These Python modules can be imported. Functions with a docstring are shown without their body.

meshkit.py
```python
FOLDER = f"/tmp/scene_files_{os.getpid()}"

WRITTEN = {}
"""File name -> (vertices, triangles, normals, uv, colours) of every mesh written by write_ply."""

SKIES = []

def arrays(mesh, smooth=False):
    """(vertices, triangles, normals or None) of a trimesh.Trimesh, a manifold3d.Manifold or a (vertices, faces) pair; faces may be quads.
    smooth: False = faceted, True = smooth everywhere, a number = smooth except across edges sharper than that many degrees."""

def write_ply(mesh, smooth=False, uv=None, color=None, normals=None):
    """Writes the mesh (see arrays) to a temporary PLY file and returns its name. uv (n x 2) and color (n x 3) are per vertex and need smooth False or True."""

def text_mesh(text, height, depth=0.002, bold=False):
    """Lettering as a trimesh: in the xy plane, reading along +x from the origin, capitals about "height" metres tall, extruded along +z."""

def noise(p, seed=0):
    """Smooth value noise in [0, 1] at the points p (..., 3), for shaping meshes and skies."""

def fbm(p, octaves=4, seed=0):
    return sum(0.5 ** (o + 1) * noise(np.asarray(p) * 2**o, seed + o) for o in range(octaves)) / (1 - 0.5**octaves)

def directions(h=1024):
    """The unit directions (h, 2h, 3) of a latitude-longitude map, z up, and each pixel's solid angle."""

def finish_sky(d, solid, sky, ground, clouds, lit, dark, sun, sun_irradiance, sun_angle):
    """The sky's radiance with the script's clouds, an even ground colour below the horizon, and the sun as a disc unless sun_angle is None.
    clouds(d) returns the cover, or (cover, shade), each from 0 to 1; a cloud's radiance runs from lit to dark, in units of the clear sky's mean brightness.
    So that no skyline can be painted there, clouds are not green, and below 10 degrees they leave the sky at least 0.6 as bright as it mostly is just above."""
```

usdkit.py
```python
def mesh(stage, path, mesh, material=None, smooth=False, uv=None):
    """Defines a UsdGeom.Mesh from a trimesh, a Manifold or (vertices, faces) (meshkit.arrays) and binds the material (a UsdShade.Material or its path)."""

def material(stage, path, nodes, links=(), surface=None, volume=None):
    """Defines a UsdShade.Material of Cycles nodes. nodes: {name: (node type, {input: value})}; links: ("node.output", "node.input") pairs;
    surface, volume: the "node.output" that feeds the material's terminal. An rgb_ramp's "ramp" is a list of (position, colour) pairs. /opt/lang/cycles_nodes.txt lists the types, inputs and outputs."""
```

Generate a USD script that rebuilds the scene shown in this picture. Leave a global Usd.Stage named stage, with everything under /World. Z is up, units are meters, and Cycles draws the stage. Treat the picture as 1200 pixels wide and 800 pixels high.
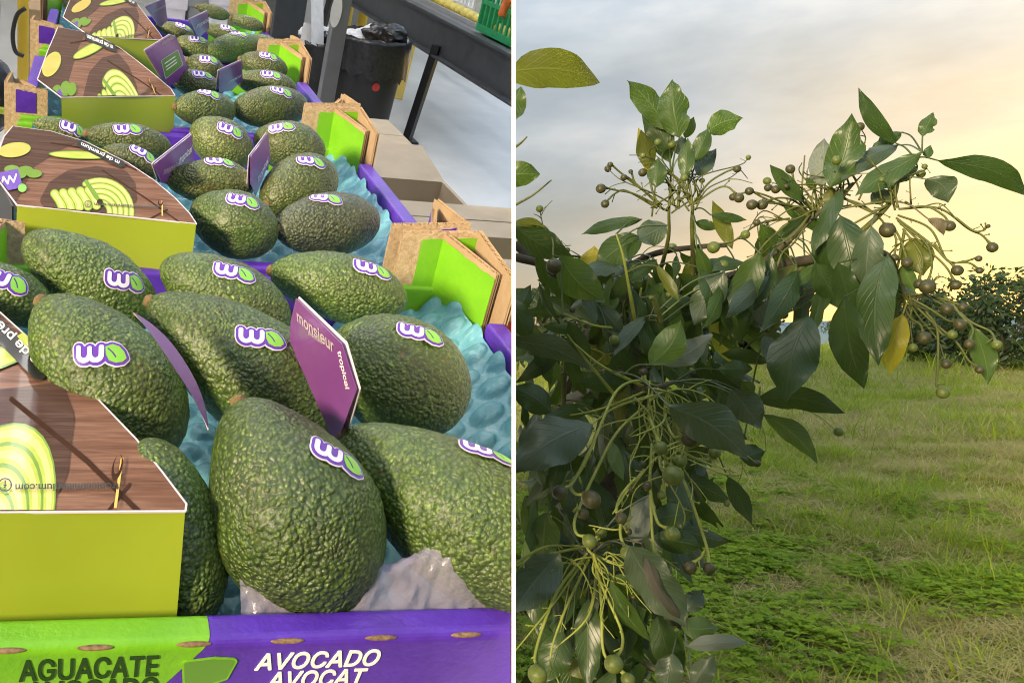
import math, random
import numpy as np, trimesh, usdkit, meshkit
from pxr import Usd, UsdGeom, UsdLux, UsdShade, Gf, Sdf, Vt
import shapely
from shapely import affinity
from shapely.geometry import Polygon, LineString, Point, box as sbox
from shapely.ops import unary_union

stage = Usd.Stage.CreateInMemory()
UsdGeom.SetStageUpAxis(stage, UsdGeom.Tokens.z)
UsdGeom.SetStageMetersPerUnit(stage, 1.0)
UsdGeom.Xform.Define(stage, '/World')
UsdGeom.Scope.Define(stage, '/World/Looks')

# ------------------------------------------------------------------ camera, sky, sun, exposure
F, PX, PY, EYE = 1050.0, 320.0, 400.0, 1.4
cam = UsdGeom.Camera.Define(stage, '/World/camera')
cam.CreateHorizontalApertureAttr(36.0); cam.CreateVerticalApertureAttr(24.0)
cam.CreateFocalLengthAttr(F / 1200 * 36)
cam.CreateHorizontalApertureOffsetAttr((600 - PX) / 1200 * 36)
cam.CreateClippingRangeAttr(Gf.Vec2f(0.05, 2000))
cam.AddTranslateOp().Set(Gf.Vec3d(0, 0, EYE)); cam.AddRotateXOp().Set(90)
EXPOSURE = 0.52
cam.CreateExposureAttr(EXPOSURE)

SUN_EL, SUN_AZ = math.radians(8.0), math.radians(41.0)
SKY_STRENGTH, SUN_INTENSITY = 0.135, 1.25
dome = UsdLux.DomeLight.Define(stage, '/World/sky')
dome.GetPrim().SetCustomDataByKey('kind', 'structure')
# a veil of overcast cloud (overhead raised beyond plain overcast to light the ground) over the low sun's own sky
skymat = usdkit.material(stage, '/World/Looks/sky_air', {
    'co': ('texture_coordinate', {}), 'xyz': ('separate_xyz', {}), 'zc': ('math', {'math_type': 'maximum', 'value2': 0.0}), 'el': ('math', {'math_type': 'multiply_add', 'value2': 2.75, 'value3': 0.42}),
    'sky': ('sky_texture', {'sky_type': 'single_scattering', 'sun_disc': False, 'sun_elevation': SUN_EL, 'sun_rotation': SUN_AZ,
                            'air_density': 1.0, 'aerosol_density': 1.4, 'ozone_density': 1.0, 'altitude': 100.0}),
    'mp': ('mapping', {'scale': (1.0, 1.0, 3.0)}),
    'n': ('noise_texture', {'scale': 1.7, 'detail': 6.0, 'roughness': 0.5, 'distortion': 0.3}),
    'r': ('rgb_ramp', {'ramp': [(0.30, (0.84, 0.84, 0.84)), (0.55, (0.895, 0.895, 0.895)), (0.75, (0.95, 0.95, 0.95))]}),
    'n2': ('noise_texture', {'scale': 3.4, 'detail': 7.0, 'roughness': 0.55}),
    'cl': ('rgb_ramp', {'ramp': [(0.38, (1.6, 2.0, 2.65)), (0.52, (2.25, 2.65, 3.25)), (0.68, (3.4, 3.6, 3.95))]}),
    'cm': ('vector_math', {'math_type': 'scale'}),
    'wm': ('mix', {'mix_type': 'multiply', 'fac': 1.0, 'color2': (1.12, .98, .36)}), 'm': ('mix', {'mix_type': 'mix'}),
    'bg': ('background_shader', {'strength': SKY_STRENGTH})},
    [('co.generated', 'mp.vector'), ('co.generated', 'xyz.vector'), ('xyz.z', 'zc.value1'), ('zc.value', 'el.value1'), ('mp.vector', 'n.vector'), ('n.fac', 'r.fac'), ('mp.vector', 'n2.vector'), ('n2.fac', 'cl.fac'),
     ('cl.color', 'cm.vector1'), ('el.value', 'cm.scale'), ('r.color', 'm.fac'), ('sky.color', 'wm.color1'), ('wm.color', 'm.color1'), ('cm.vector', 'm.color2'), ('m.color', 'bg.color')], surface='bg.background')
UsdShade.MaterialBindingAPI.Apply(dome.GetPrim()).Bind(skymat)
sun = UsdLux.DistantLight.Define(stage, '/World/sun')
sun.CreateIntensityAttr(SUN_INTENSITY); sun.CreateAngleAttr(10.0); sun.CreateNormalizeAttr(True); sun.CreateColorAttr(Gf.Vec3f(1.0, 0.80, 0.52))
sun.AddRotateZOp().Set(-math.degrees(SUN_AZ)); sun.AddRotateXOp().Set(90 - math.degrees(SUN_EL))
sun.GetPrim().SetCustomDataByKey('kind', 'structure')
LAMP = 15.0                                                        # the hall's ceiling tubes

# ------------------------------------------------------------------ helpers
CAM = np.array([0, 0, EYE])
used = {}
def numbered(parent, name):
    k = (parent, name); n = used.get(k, 0); used[k] = n + 1
    return f'{parent}/{name}' if n == 0 else f'{parent}/{name}_{n:03d}'
def prim_path(p): return str(p.GetPath())
def tag(p, label=None, cat=None, group=None, kind=None):
    p = p.GetPrim() if hasattr(p, 'GetPrim') else p
    for k, v in (('label', label), ('category', cat), ('group', group), ('kind', kind)):
        if v: p.SetCustomDataByKey(k, v)
    return p
INV = {}
def thing(name, label=None, cat=None, group=None, M=None, kind=None):
    """An Xform at the thing's base; meshes given in world coordinates become its children."""
    M = np.eye(4) if M is None else M
    x = UsdGeom.Xform.Define(stage, numbered('/World', name))
    x.AddTransformOp().Set(Gf.Matrix4d(M.T.tolist()))
    tag(x, label, cat, group, kind); INV[prim_path(x)] = np.linalg.inv(M)
    return x.GetPrim()
def obj(name, mesh, mat, parent=None, smooth=False, uv=None, label=None, cat=None, group=None, kind=None):
    v, f = (mesh.vertices, mesh.faces) if hasattr(mesh, 'vertices') else mesh
    v, f = np.asarray(v, float), np.asarray(f, int)
    pp = prim_path(parent) if parent is not None else '/World'
    inv = INV.get(pp)
    if inv is not None: v = v @ inv[:3, :3].T + inv[:3, 3]
    path = numbered(pp, name)
    m = usdkit.mesh(stage, path, (v, f), mat, smooth=smooth, uv=uv)
    INV[path] = inv
    tag(m, label, cat, group, kind)
    return m.GetPrim()
def cat_(ms): return trimesh.util.concatenate([m for m in ms if m is not None and len(m.faces)])
def tr(p): return np.array([[1, 0, 0, p[0]], [0, 1, 0, p[1]], [0, 0, 1, p[2]], [0, 0, 0, 1.0]])

# the divider's plane passes through the eye; each side's things stop at it
PHI = math.atan((602 - PX) / F); PN = np.array([math.cos(PHI), -math.sin(PHI), 0]); PD = np.array([math.sin(PHI), math.cos(PHI), 0])
def clip(mesh, side=-1, gap=0.0013):
    d = (mesh.vertices - CAM) @ PN * side
    if (d > gap).all(): return mesh
    if (d <= gap).all(): return None
    return trimesh.intersections.slice_mesh_plane(mesh, PN * side, CAM + PN * side * gap, cap=False)

# the packing table's own frame (u right, v away along the row, w up from the trays' rims)
R = np.array([[0.97675211, -0.16647823, 0.13505672], [0.2112202, 0.85501427, -0.47364187], [-0.03662436, 0.4911574, 0.87030056]])
T0 = np.array([0.03235194, 0.38503699, -0.11850969]) + CAM
BW, BL = 0.38, 0.359
def L(q): return np.asarray(q, float) @ R.T + T0
def Lm(mesh):
    m = mesh.copy(); m.vertices = L(m.vertices); return m
def LM(p=(0, 0, 0)):
    M = np.eye(4); M[:3, :3] = R; M[:3, 3] = L(p); return M
CL = R.T @ (CAM - T0)
def ray(px, py): return np.array([(px - PX) / F, 1.0, -(py - PY) / F])
def onw(px, py, w):                                               # a point of the table frame, at height w
    d = R.T @ ray(px, py); return CL + d * (w - CL[2]) / d[2]
def onv(px, py, v):
    d = R.T @ ray(px, py); return CL + d * (v - CL[1]) / d[1]
def at(px, py, d): return CAM + ray(px, py) * d                   # a point of the orchard, d metres ahead
def pix(p):
    q = np.asarray(p) - CAM; return np.stack([PX + F * q[..., 0] / q[..., 1], PY - F * q[..., 2] / q[..., 1]], -1)

def bx(x0, x1, y0, y1, z0, z1):
    return trimesh.creation.box(bounds=[[x0, y0, z0], [x1, y1, z1]])
def rbox(x0, x1, y0, y1, z0, z1, r):
    import manifold3d as m3
    s = m3.Manifold.sphere(r, 12); pts = []
    for x in (x0 + r, x1 - r):
        for y in (y0 + r, y1 - r):
            for z in (z0 + r, z1 - r): pts.append(s.translate((x, y, z)))
    h = m3.Manifold.batch_hull(pts).to_mesh()
    return trimesh.Trimesh(h.vert_properties[:, :3], h.tri_verts, process=False)
def tube(pts, rad, sides=7, cap=True):
    p = np.asarray(pts, float); n = len(p)
    rad = np.broadcast_to(np.asarray(rad, float), (n,))
    t = np.gradient(p, axis=0); t /= np.linalg.norm(t, axis=1, keepdims=True) + 1e-12
    a = np.zeros_like(p); up = np.array([0, 0, 1.0]) if abs(t[0, 2]) < .9 else np.array([1.0, 0, 0])
    a[0] = np.cross(t[0], up)
    for i in range(1, n): a[i] = a[i - 1] - t[i] * (a[i - 1] @ t[i])
    a /= np.linalg.norm(a, axis=1, keepdims=True) + 1e-12
    b = np.cross(t, a); g = np.arange(sides) * 2 * np.pi / sides
    v = (p[:, None] + rad[:, None, None] * (np.cos(g)[None, :, None] * a[:, None] + np.sin(g)[None, :, None] * b[:, None])).reshape(-1, 3)
    f = []
    for i in range(n - 1):
        for j in range(sides):
            k = (j + 1) % sides; q = [i * sides + j, i * sides + k, (i + 1) * sides + k, (i + 1) * sides + j]
            f += [[q[0], q[1], q[2]], [q[0], q[2], q[3]]]
    if cap:
        v = np.vstack([v, p[0], p[-1]]); m = len(v)
        for j in range(sides):
            k = (j + 1) % sides
            f += [[m - 2, k, j], [m - 1, (n - 1) * sides + j, (n - 1) * sides + k]]
    return trimesh.Trimesh(v, f, process=False)
def smooth_path(pts, n=10):
    p = np.asarray(pts, float)
    if len(p) == 2: return p[0] + (p[1] - p[0]) * np.linspace(0, 1, n)[:, None]
    q = np.vstack([2 * p[0] - p[1], p, 2 * p[-1] - p[-2]]); out = []
    for i in range(1, len(q) - 2):
        for s in np.linspace(0, 1, n, endpoint=False):
            a, b, c, d = q[i - 1:i + 3]
            out.append(.5 * (2 * b + (c - a) * s + (2 * a - 5 * b + 4 * c - d) * s * s + (3 * b - a - 3 * c + d) * s ** 3))
    return np.vstack([out, p[-1]])
def extr(poly, depth): 
    gs = getattr(poly, 'geoms', [poly])
    return trimesh.util.concatenate([trimesh.creation.extrude_polygon(g, depth, engine='earcut') for g in gs])
def flat(poly, edge=None):
    """A polygon as a triangulated flat sheet in xy."""
    out = []
    for g in getattr(poly, 'geoms', [poly]):
        v, f = trimesh.creation.triangulate_polygon(g, engine='earcut')
        if edge: v, f = trimesh.remesh.subdivide_to_size(np.column_stack([v, np.zeros(len(v))]), f, edge); v = v[:, :2]
        out.append(trimesh.Trimesh(np.column_stack([v, np.zeros(len(v))]), f, process=False))
    return trimesh.util.concatenate(out)
def moved(mesh, f):
    m = mesh.copy(); m.vertices = f(m.vertices); return m

# ------------------------------------------------------------------ materials
def mat(name, nodes, links, surface='p.BSDF', volume=None): return usdkit.material(stage, '/World/Looks/' + name, nodes, links, surface=surface, volume=volume)
def plain(name, col, rough=.5, spec=.5, c2=None, scale=20., bump=0., bscale=None, coat=0., detail=4.0, **kw):
    n = {'co': ('texture_coordinate', {}), 'p': ('principled_bsdf', {'roughness': rough, 'specular_ior_level': spec, 'coat_weight': coat, **kw})}
    l = []
    c2 = c2 if c2 is not None else tuple(min(1, x * 1.18) for x in col)
    n['n'] = ('noise_texture', {'scale': scale, 'detail': detail, 'roughness': .6})
    n['r'] = ('rgb_ramp', {'ramp': [(.3, col), (.7, c2)]})
    l += [('co.object', 'n.vector'), ('n.fac', 'r.fac'), ('r.color', 'p.base_color')]
    if bump:
        n['n2'] = ('noise_texture', {'scale': bscale or scale * 4, 'detail': 3.0})
        n['b'] = ('bump', {'strength': bump, 'distance': .002})
        l += [('co.object', 'n2.vector'), ('n2.fac', 'b.height'), ('b.normal', 'p.normal')]
    return mat(name, n, l)
def avocado_mat(name, dark, light, patch, rough):
    return mat(name, {
        'tc': ('texture_coordinate', {}), 'oi': ('object_info', {}), 'of': ('combine_xyz', {}), 'ofm': ('math', {'math_type': 'multiply', 'value2': 3.7}), 'co': ('vector_math', {'math_type': 'add'}),
        'wob': ('noise_texture', {'scale': 90., 'detail': 2.0}), 'add': ('vector_math', {'math_type': 'multiply_add', 'vector2': (.004, .004, .004)}),
        'v': ('voronoi_texture', {'feature': 'smooth_f1', 'scale': 460., 'smoothness': .3, 'randomness': 1.0}),
        'nf': ('noise_texture', {'scale': 900., 'detail': 3.0, 'roughness': .6}), 'nl': ('noise_texture', {'scale': 24., 'detail': 6.0, 'roughness': .66}), 'na': ('noise_texture', {'scale': 32., 'detail': 2.0}),
        'rv': ('rgb_ramp', {'ramp': [(.08, light), (.34, tuple(.55 * a + .45 * b for a, b in zip(light, dark))), (.62, dark)]}),
        'rl': ('rgb_ramp', {'ramp': [(.34, (1, 1, 1)), (.45, (.4, .4, .4)), (.58, (0, 0, 0))]}),
        'm': ('mix', {'mix_type': 'mix', 'color2': patch}), 'mf': ('math', {'math_type': 'multiply', 'value2': .7}),
        'inv': ('math', {'math_type': 'multiply', 'value2': -1.0}), 'h': ('math', {'math_type': 'multiply_add', 'value2': .35}), 'amp': ('map_range', {'from_min': .35, 'from_max': .65, 'to_min': .45, 'to_max': 1.0, 'clamp': True}),
        'b': ('bump', {'distance': .0019}),
        'spk': ('rgb_ramp', {'ramp': [(.60, (0, 0, 0)), (.72, (1, 1, 1))]}), 'ns': ('noise_texture', {'scale': 420., 'detail': 1.0}),
        'm2': ('mix', {'mix_type': 'mix', 'color2': tuple(min(1, 1.7 * x) for x in light)}), 'mf2': ('math', {'math_type': 'multiply', 'value2': .6}),
        'sc': ('noise_texture', {'scale': 75., 'detail': 5.0, 'roughness': .75}), 'scr': ('rgb_ramp', {'ramp': [(.62, (0, 0, 0)), (.70, (1, 1, 1))]}), 'm3': ('mix', {'mix_type': 'mix', 'color2': (.13, .085, .030)}), 'mf3': ('math', {'math_type': 'multiply', 'value2': .8}),
        'vr': ('map_range', {'to_min': .70, 'to_max': 1.25}), 'fin': ('vector_math', {'math_type': 'scale'}),
        'p': ('principled_bsdf', {'roughness': rough, 'specular_ior_level': .6, 'coat_weight': .14, 'coat_roughness': .30})},
        [('oi.random', 'ofm.value1'), ('ofm.value', 'of.x'), ('tc.object', 'co.vector1'), ('of.vector', 'co.vector2'),
         ('co.vector', 'wob.vector'), ('wob.color', 'add.vector1'), ('co.vector', 'add.vector3'), ('add.vector', 'v.vector'), ('co.vector', 'na.vector'), ('na.fac', 'amp.value'), ('amp.result', 'b.strength'),
         ('co.vector', 'nf.vector'), ('co.vector', 'nl.vector'), ('co.vector', 'ns.vector'), ('co.vector', 'sc.vector'), ('sc.fac', 'scr.fac'), ('scr.color', 'mf3.value1'), ('mf3.value', 'm3.fac'), ('v.distance', 'rv.fac'), ('nl.fac', 'rl.fac'),
         ('rv.color', 'm.color1'), ('rl.color', 'mf.value1'), ('mf.value', 'm.fac'), ('m.color', 'm2.color1'), ('ns.fac', 'spk.fac'), ('spk.color', 'mf2.value1'), ('mf2.value', 'm2.fac'), ('m2.color', 'm3.color1'), ('m3.color', 'fin.vector1'), ('oi.random', 'vr.value'), ('vr.result', 'fin.scale'), ('fin.vector', 'p.base_color'),
         ('v.distance', 'inv.value1'), ('nf.fac', 'h.value1'), ('inv.value', 'h.value3'), ('h.value', 'b.height'), ('b.normal', 'p.normal')])
AV = []
for i, (d, l_, p_, r_) in enumerate([((.036, .074, .011), (.120, .190, .028), (.05, .065, .018), .40),
                                     ((.044, .070, .012), (.145, .185, .033), (.065, .062, .02), .42),
                                     ((.028, .040, .020), (.11, .13, .06), (.03, .03, .02), .42)]):
    m_ = avocado_mat(f'avocado_skin_{i}', d, l_, p_, r_)
    AV.append(m_)
M = {}
M['stem'] = plain('avocado_stem', (.13, .085, .035), .8, c2=(.24, .16, .075), scale=300., bump=.6)
M['purple'] = plain('purple_print', (.070, .020, .33), .34, c2=(.095, .032, .45), scale=45., bump=.22, bscale=260.)
M['sticker_purple'] = plain('sticker_purple', (.12, .035, .42), .3, c2=(.13, .04, .45), scale=100.)
M['sticker_white'] = plain('sticker_white', (.74, .70, .82), .32)
M['sticker_green'] = plain('sticker_green', (.20, .50, .06), .32)
M['lime'] = plain('lime_print', (.135, .39, .012), .38, c2=(.18, .46, .016), scale=30., bump=.2, bscale=260.)
M['kraft'] = plain('kraft_cardboard', (.33, .225, .135), .85, spec=.15, c2=(.43, .31, .195), scale=35., bump=.25, bscale=420.)
M['carton'] = plain('pale_carton_board', (.46, .37, .26), .85, spec=.2, c2=(.54, .44, .32), scale=14.)
M['slot'] = plain('slot_brown', (.10, .055, .03), .9, c2=(.30, .19, .11), scale=500.)
M['kraft_edge'] = plain('kraft_cut_edge', (.36, .25, .155), .9, spec=.1, c2=(.56, .43, .29), scale=240., bump=.5, bscale=600.)
M['olive'] = plain('card_lime_skirt', (.27, .335, .022), .34, c2=(.30, .365, .026), scale=14., coat=.5, coat_roughness=.25)
M['tag'] = plain('purple_tag_print', (.17, .045, .22), .36, c2=(.20, .055, .26), scale=25., coat=.3)
M['tag_grey'] = plain('tag_grey_ink', (.42, .36, .40), .5)
M['tag_edge'] = plain('tag_white_edge', (.62, .56, .64), .6)
M['white_ink'] = plain('white_ink', (.80, .80, .80), .5)
M['black_ink'] = plain('black_ink', (.012, .013, .010), .4)
M['dark_green_ink'] = plain('dark_green_ink', (.022, .055, .014), .6, spec=.1)
M['leaf_ink'] = plain('leaf_emblem_ink', (.10, .24, .03), .45)
M['liner'] = mat('blue_tray_plastic', {'co': ('texture_coordinate', {}), 'n': ('noise_texture', {'scale': 85., 'detail': 6.0, 'roughness': .7, 'distortion': 1.2}),
    'r': ('rgb_ramp', {'ramp': [(.3, (.10, .34, .47)), (.55, (.17, .47, .60)), (.75, (.40, .68, .76))]}), 'b': ('bump', {'strength': .4, 'distance': .0035}),
    'p': ('principled_bsdf', {'roughness': .13, 'specular_ior_level': .7}), 't': ('translucent_bsdf', {'color': (.25, .60, .74)}), 'mx': ('mix_closure', {'fac': .25})},
    [('co.object', 'n.vector'), ('n.fac', 'r.fac'), ('r.color', 'p.base_color'), ('n.fac', 'b.height'), ('b.normal', 'p.normal'), ('p.BSDF', 'mx.closure1'), ('t.BSDF', 'mx.closure2')], 'mx.closure')
M['film'] = mat('pale_film', {'co': ('texture_coordinate', {}), 'n': ('noise_texture', {'scale': 120., 'detail': 4.0}), 'b': ('bump', {'strength': .5, 'distance': .004}),
    'p': ('principled_bsdf', {'roughness': .10, 'specular_ior_level': .8, 'base_color': (.72, .66, .86)}), 't': ('translucent_bsdf', {'color': (.55, .46, .74)}), 'tt': ('transparent_bsdf', {'color': (.9, .88, .95)}),
    'mx': ('mix_closure', {'fac': .4}), 'mx2': ('mix_closure', {'fac': .60})},
    [('co.object', 'n.vector'), ('n.fac', 'b.height'), ('b.normal', 'p.normal'), ('p.BSDF', 'mx.closure1'), ('t.BSDF', 'mx.closure2'), ('mx.closure', 'mx2.closure1'), ('tt.BSDF', 'mx2.closure2')], 'mx2.closure')
def wood(name, a, b, c):
    return mat(name, {'co': ('texture_coordinate', {}), 'mp': ('mapping', {'rotation': (0, 0, .65), 'scale': (6., 90., 40.)}),
        'n': ('noise_texture', {'scale': 3.0, 'detail': 6.0, 'roughness': .65, 'distortion': .6}), 'r': ('rgb_ramp', {'ramp': [(.25, a), (.5, b), (.75, c)]}),
        'p': ('principled_bsdf', {'roughness': .6, 'specular_ior_level': .06, 'coat_weight': .16, 'coat_roughness': .03})},
        [('co.object', 'mp.vector'), ('mp.vector', 'n.vector'), ('n.fac', 'r.fac'), ('r.color', 'p.base_color')])
M['wood'] = wood('printed_wood', (.07, .032, .02), (.19, .095, .062), (.34, .20, .14))
M['wood_dark'] = wood('printed_dark_wood', (.035, .018, .012), (.08, .042, .03), (.15, .085, .06))
GL = dict(spec=.15, coat=.22, coat_roughness=.035)
M['flesh'] = plain('printed_avocado_flesh', (.40, .50, .06), .55, c2=(.54, .60, .12), scale=60., **GL)
M['flesh_core'] = plain('printed_avocado_heart', (.58, .58, .20), .55, c2=(.66, .62, .26), scale=60., **GL)
M['flesh_edge'] = plain('printed_avocado_rim', (.14, .28, .02), .3, c2=(.18, .34, .03), scale=60., **GL)
M['orange_ink'] = plain('printed_orange', (.72, .42, .06), .3, c2=(.8, .55, .15), **GL)
M['pit'] = plain('printed_dark_brown', (.040, .019, .012), .8, spec=.04, c2=(.07, .036, .024), scale=45., detail=6.)  # dark brown ink of the plank lines, avocado pit and utensil
M['label_black'] = plain('printed_label_black', (.012, .012, .012), .3, **GL)
M['floor'] = plain('concrete_floor', (.58, .58, .565), .4, c2=(.78, .78, .76), scale=1.6, detail=8.0, bump=.1)
M['wallp'] = plain('painted_wall', (.62, .63, .63), .7, c2=(.68, .69, .69), scale=2.)
M['ceil'] = plain('ceiling_paint', (.72, .72, .72), .8)
M['table'] = plain('steel_table', (.33, .31, .28), .5, c2=(.42, .39, .36), scale=8.)
M['divider'] = plain('white_divider', (.86, .86, .86), .5)
M['darksteel'] = plain('dark_grey_steel', (.045, .05, .058), .45, c2=(.07, .078, .09), scale=12., bump=.1)
M['greysteel'] = plain('grey_post', (.12, .125, .14), .4, c2=(.17, .175, .19), scale=10.)
M['blacksteel'] = plain('black_leg', (.016, .016, .018), .4)
M['binblack'] = plain('bin_plastic', (.014, .014, .016), .42, c2=(.02, .02, .023), scale=10.)
M['bag'] = plain('bin_bag', (.012, .012, .014), .22, c2=(.03, .03, .034), scale=40., bump=.9, bscale=70.)
M['paper'] = plain('waste_paper', (.66, .65, .66), .7, c2=(.8, .79, .8), scale=20., bump=.5, bscale=60.)
M['yellow'] = plain('yellow_paint', (.62, .42, .03), .45, c2=(.70, .48, .05), scale=10.)
M['roller'] = plain('yellow_roller', (.68, .55, .10), .4, c2=(.75, .62, .16))
M['crate_green'] = plain('green_crate_plastic', (.015, .28, .10), .4, c2=(.02, .33, .12))
M['crate_white'] = plain('white_crate_plastic', (.70, .70, .70), .4)
M['orange'] = plain('orange_plastic', (.70, .16, .03), .4)
M['red'] = plain('red_print', (.55, .045, .05), .5)
M['greypl'] = plain('grey_plastic', (.30, .31, .32), .5)
M['hivis'] = plain('hivis_stripe', (.50, .62, .06), .5)

# ================================================================== THE PACKING HALL (left of the divider)
def lobj(name, mesh, mt, parent=None, smooth=False, **kw):          # mesh in the table frame, stopped at the divider
    m = clip(Lm(mesh))
    return obj(name, m, mt, parent, smooth, **kw) if m is not None and len(m.faces) else None
def lthing(name, label, cat, group=None, p=(0, 0, 0), kind=None): return thing(name, label, cat, group, LM(p), kind)
FW = -1.1
HV = 8.6
lobj('floor', bx(-3.2, 4, -.4, HV, FW - .1, FW), M['floor'], kind='structure')
lobj('wall_left', bx(-3.3, -3.2, -.4, HV, FW - .1, 2.0), M['wallp'], kind='structure')
lobj('wall_back', bx(-3.2, 4, HV, HV + .1, FW - .1, 2.0), M['wallp'], kind='structure')
lobj('ceiling', bx(-3.3, 4, -.4, HV + .1, 2.0, 2.1), M['ceil'], kind='structure')
tube_m = mat('lit_tube', {'e': ('emission', {'color': (1.0, .97, .92), 'strength': LAMP})}, [], 'e.emission')
def lamp(u, v, half, label):
    t = lthing('ceiling_lamp', label, 'ceiling lamp', 'strip lamps under the hall ceiling', (u, v, 1.95))
    lobj('housing', bx(u - .12, u + .12, v - half - .03, v + half + .03, 1.93, 1.996), M['sticker_white'], t)
    for s in (-1, 1):
        c = trimesh.creation.cylinder(.03, 2 * half, sections=10); c.apply_transform(trimesh.transformations.rotation_matrix(math.pi / 2, [1, 0, 0])); c.apply_translation([u + s * .07, v, 1.885])
        lobj('lit_tube', c, tube_m, t, smooth=40)
lamp(-1.0, 1.2, .75, 'white twin-tube ceiling lamp high over the left side of the trays')
lamp(.25, .9, .6, 'white twin-tube ceiling lamp high over the front tray')
lamp(-1.0, 4.2, .75, 'white twin-tube ceiling lamp over the left of the hall')
lamp(.6, 3.6, .75, 'white twin-tube ceiling lamp over the black bins')
lamp(1.7, 4.9, .75, 'added unseen twin-tube lamp over the roller conveyor, brightening the hall floor')  # extra lamp added to brighten the floor on the right
lamp(1.0, 6.6, .75, 'white twin-tube ceiling lamp at the back of the hall')
lamp(-.4, 2.6, .75, 'white twin-tube ceiling lamp over the rear trays')

tb = lthing('packing_table', 'grey steel packing table carrying the row of avocado trays', 'table', p=(0, .9, FW))
lobj('table_top', bx(-.215, .205, -.10, 1.50, -.128, -.098), M['table'], tb)
for u in (-.19, .15):
    for v in (.0, 1.42): lobj('leg', bx(u - .02, u + .02, v - .02, v + .02, FW + .001, -.1285), M['darksteel'], tb)

# ---------------------------------------------------------------- trays
rng = np.random.default_rng(5)
def corr(s, t=.0042, period=.0072):
    n = max(6, int(s / period * 8)); x = np.linspace(0, s, n)
    mid = LineString(np.column_stack([x, t / 2 + (t / 2 - .0004) * np.sin(x / period * 2 * np.pi)])).buffer(.00028, cap_style=2, join_style=2, quad_segs=1)
    return unary_union([sbox(0, 0, s, .00055), sbox(0, t - .00055, s, t), mid.intersection(sbox(0, 0, s, t))])
def panel(p0, p1, z0, z1a, z1b, t=.0042):
    """Corrugated board standing from p0 to p1 (xy), its top running from z1a to z1b."""
    p0, p1 = np.array(p0, float), np.array(p1, float); s = np.linalg.norm(p1 - p0); d = (p1 - p0) / s; nrm = np.array([-d[1], d[0]])
    m = extr(corr(s, t), 1.0); v = m.vertices.copy()
    top = z1a + (z1b - z1a) * v[:, 0] / s + .0006 * np.sin(v[:, 0] * 900) * (v[:, 2] > .5)
    z = np.where(v[:, 2] > .5, top, z0)
    m.vertices = np.column_stack([p0[0] + d[0] * v[:, 0] + nrm[0] * v[:, 1], p0[1] + d[1] * v[:, 0] + nrm[1] * v[:, 1], z]); return m
def sheet(p0, p1, z0, z1a, z1b, t=.0006, off=.0045):
    p0, p1 = np.array(p0, float), np.array(p1, float); s = np.linalg.norm(p1 - p0); d = (p1 - p0) / s; nrm = np.array([-d[1], d[0]])
    n = 9; xs = np.linspace(0, s, n); top = z1a + (z1b - z1a) * xs / s + rng.uniform(-.0007, .0007, n)
    pl = Polygon([(0, z0)] + [(s, z0)] + [(x, z) for x, z in zip(xs[::-1], top[::-1])]); m = extr(pl, t); v = m.vertices
    m.vertices = np.column_stack([p0[0] + d[0] * v[:, 0] + nrm[0] * (off + v[:, 2]), p0[1] + d[1] * v[:, 0] + nrm[1] * (off + v[:, 2]), v[:, 1]]); return m
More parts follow.
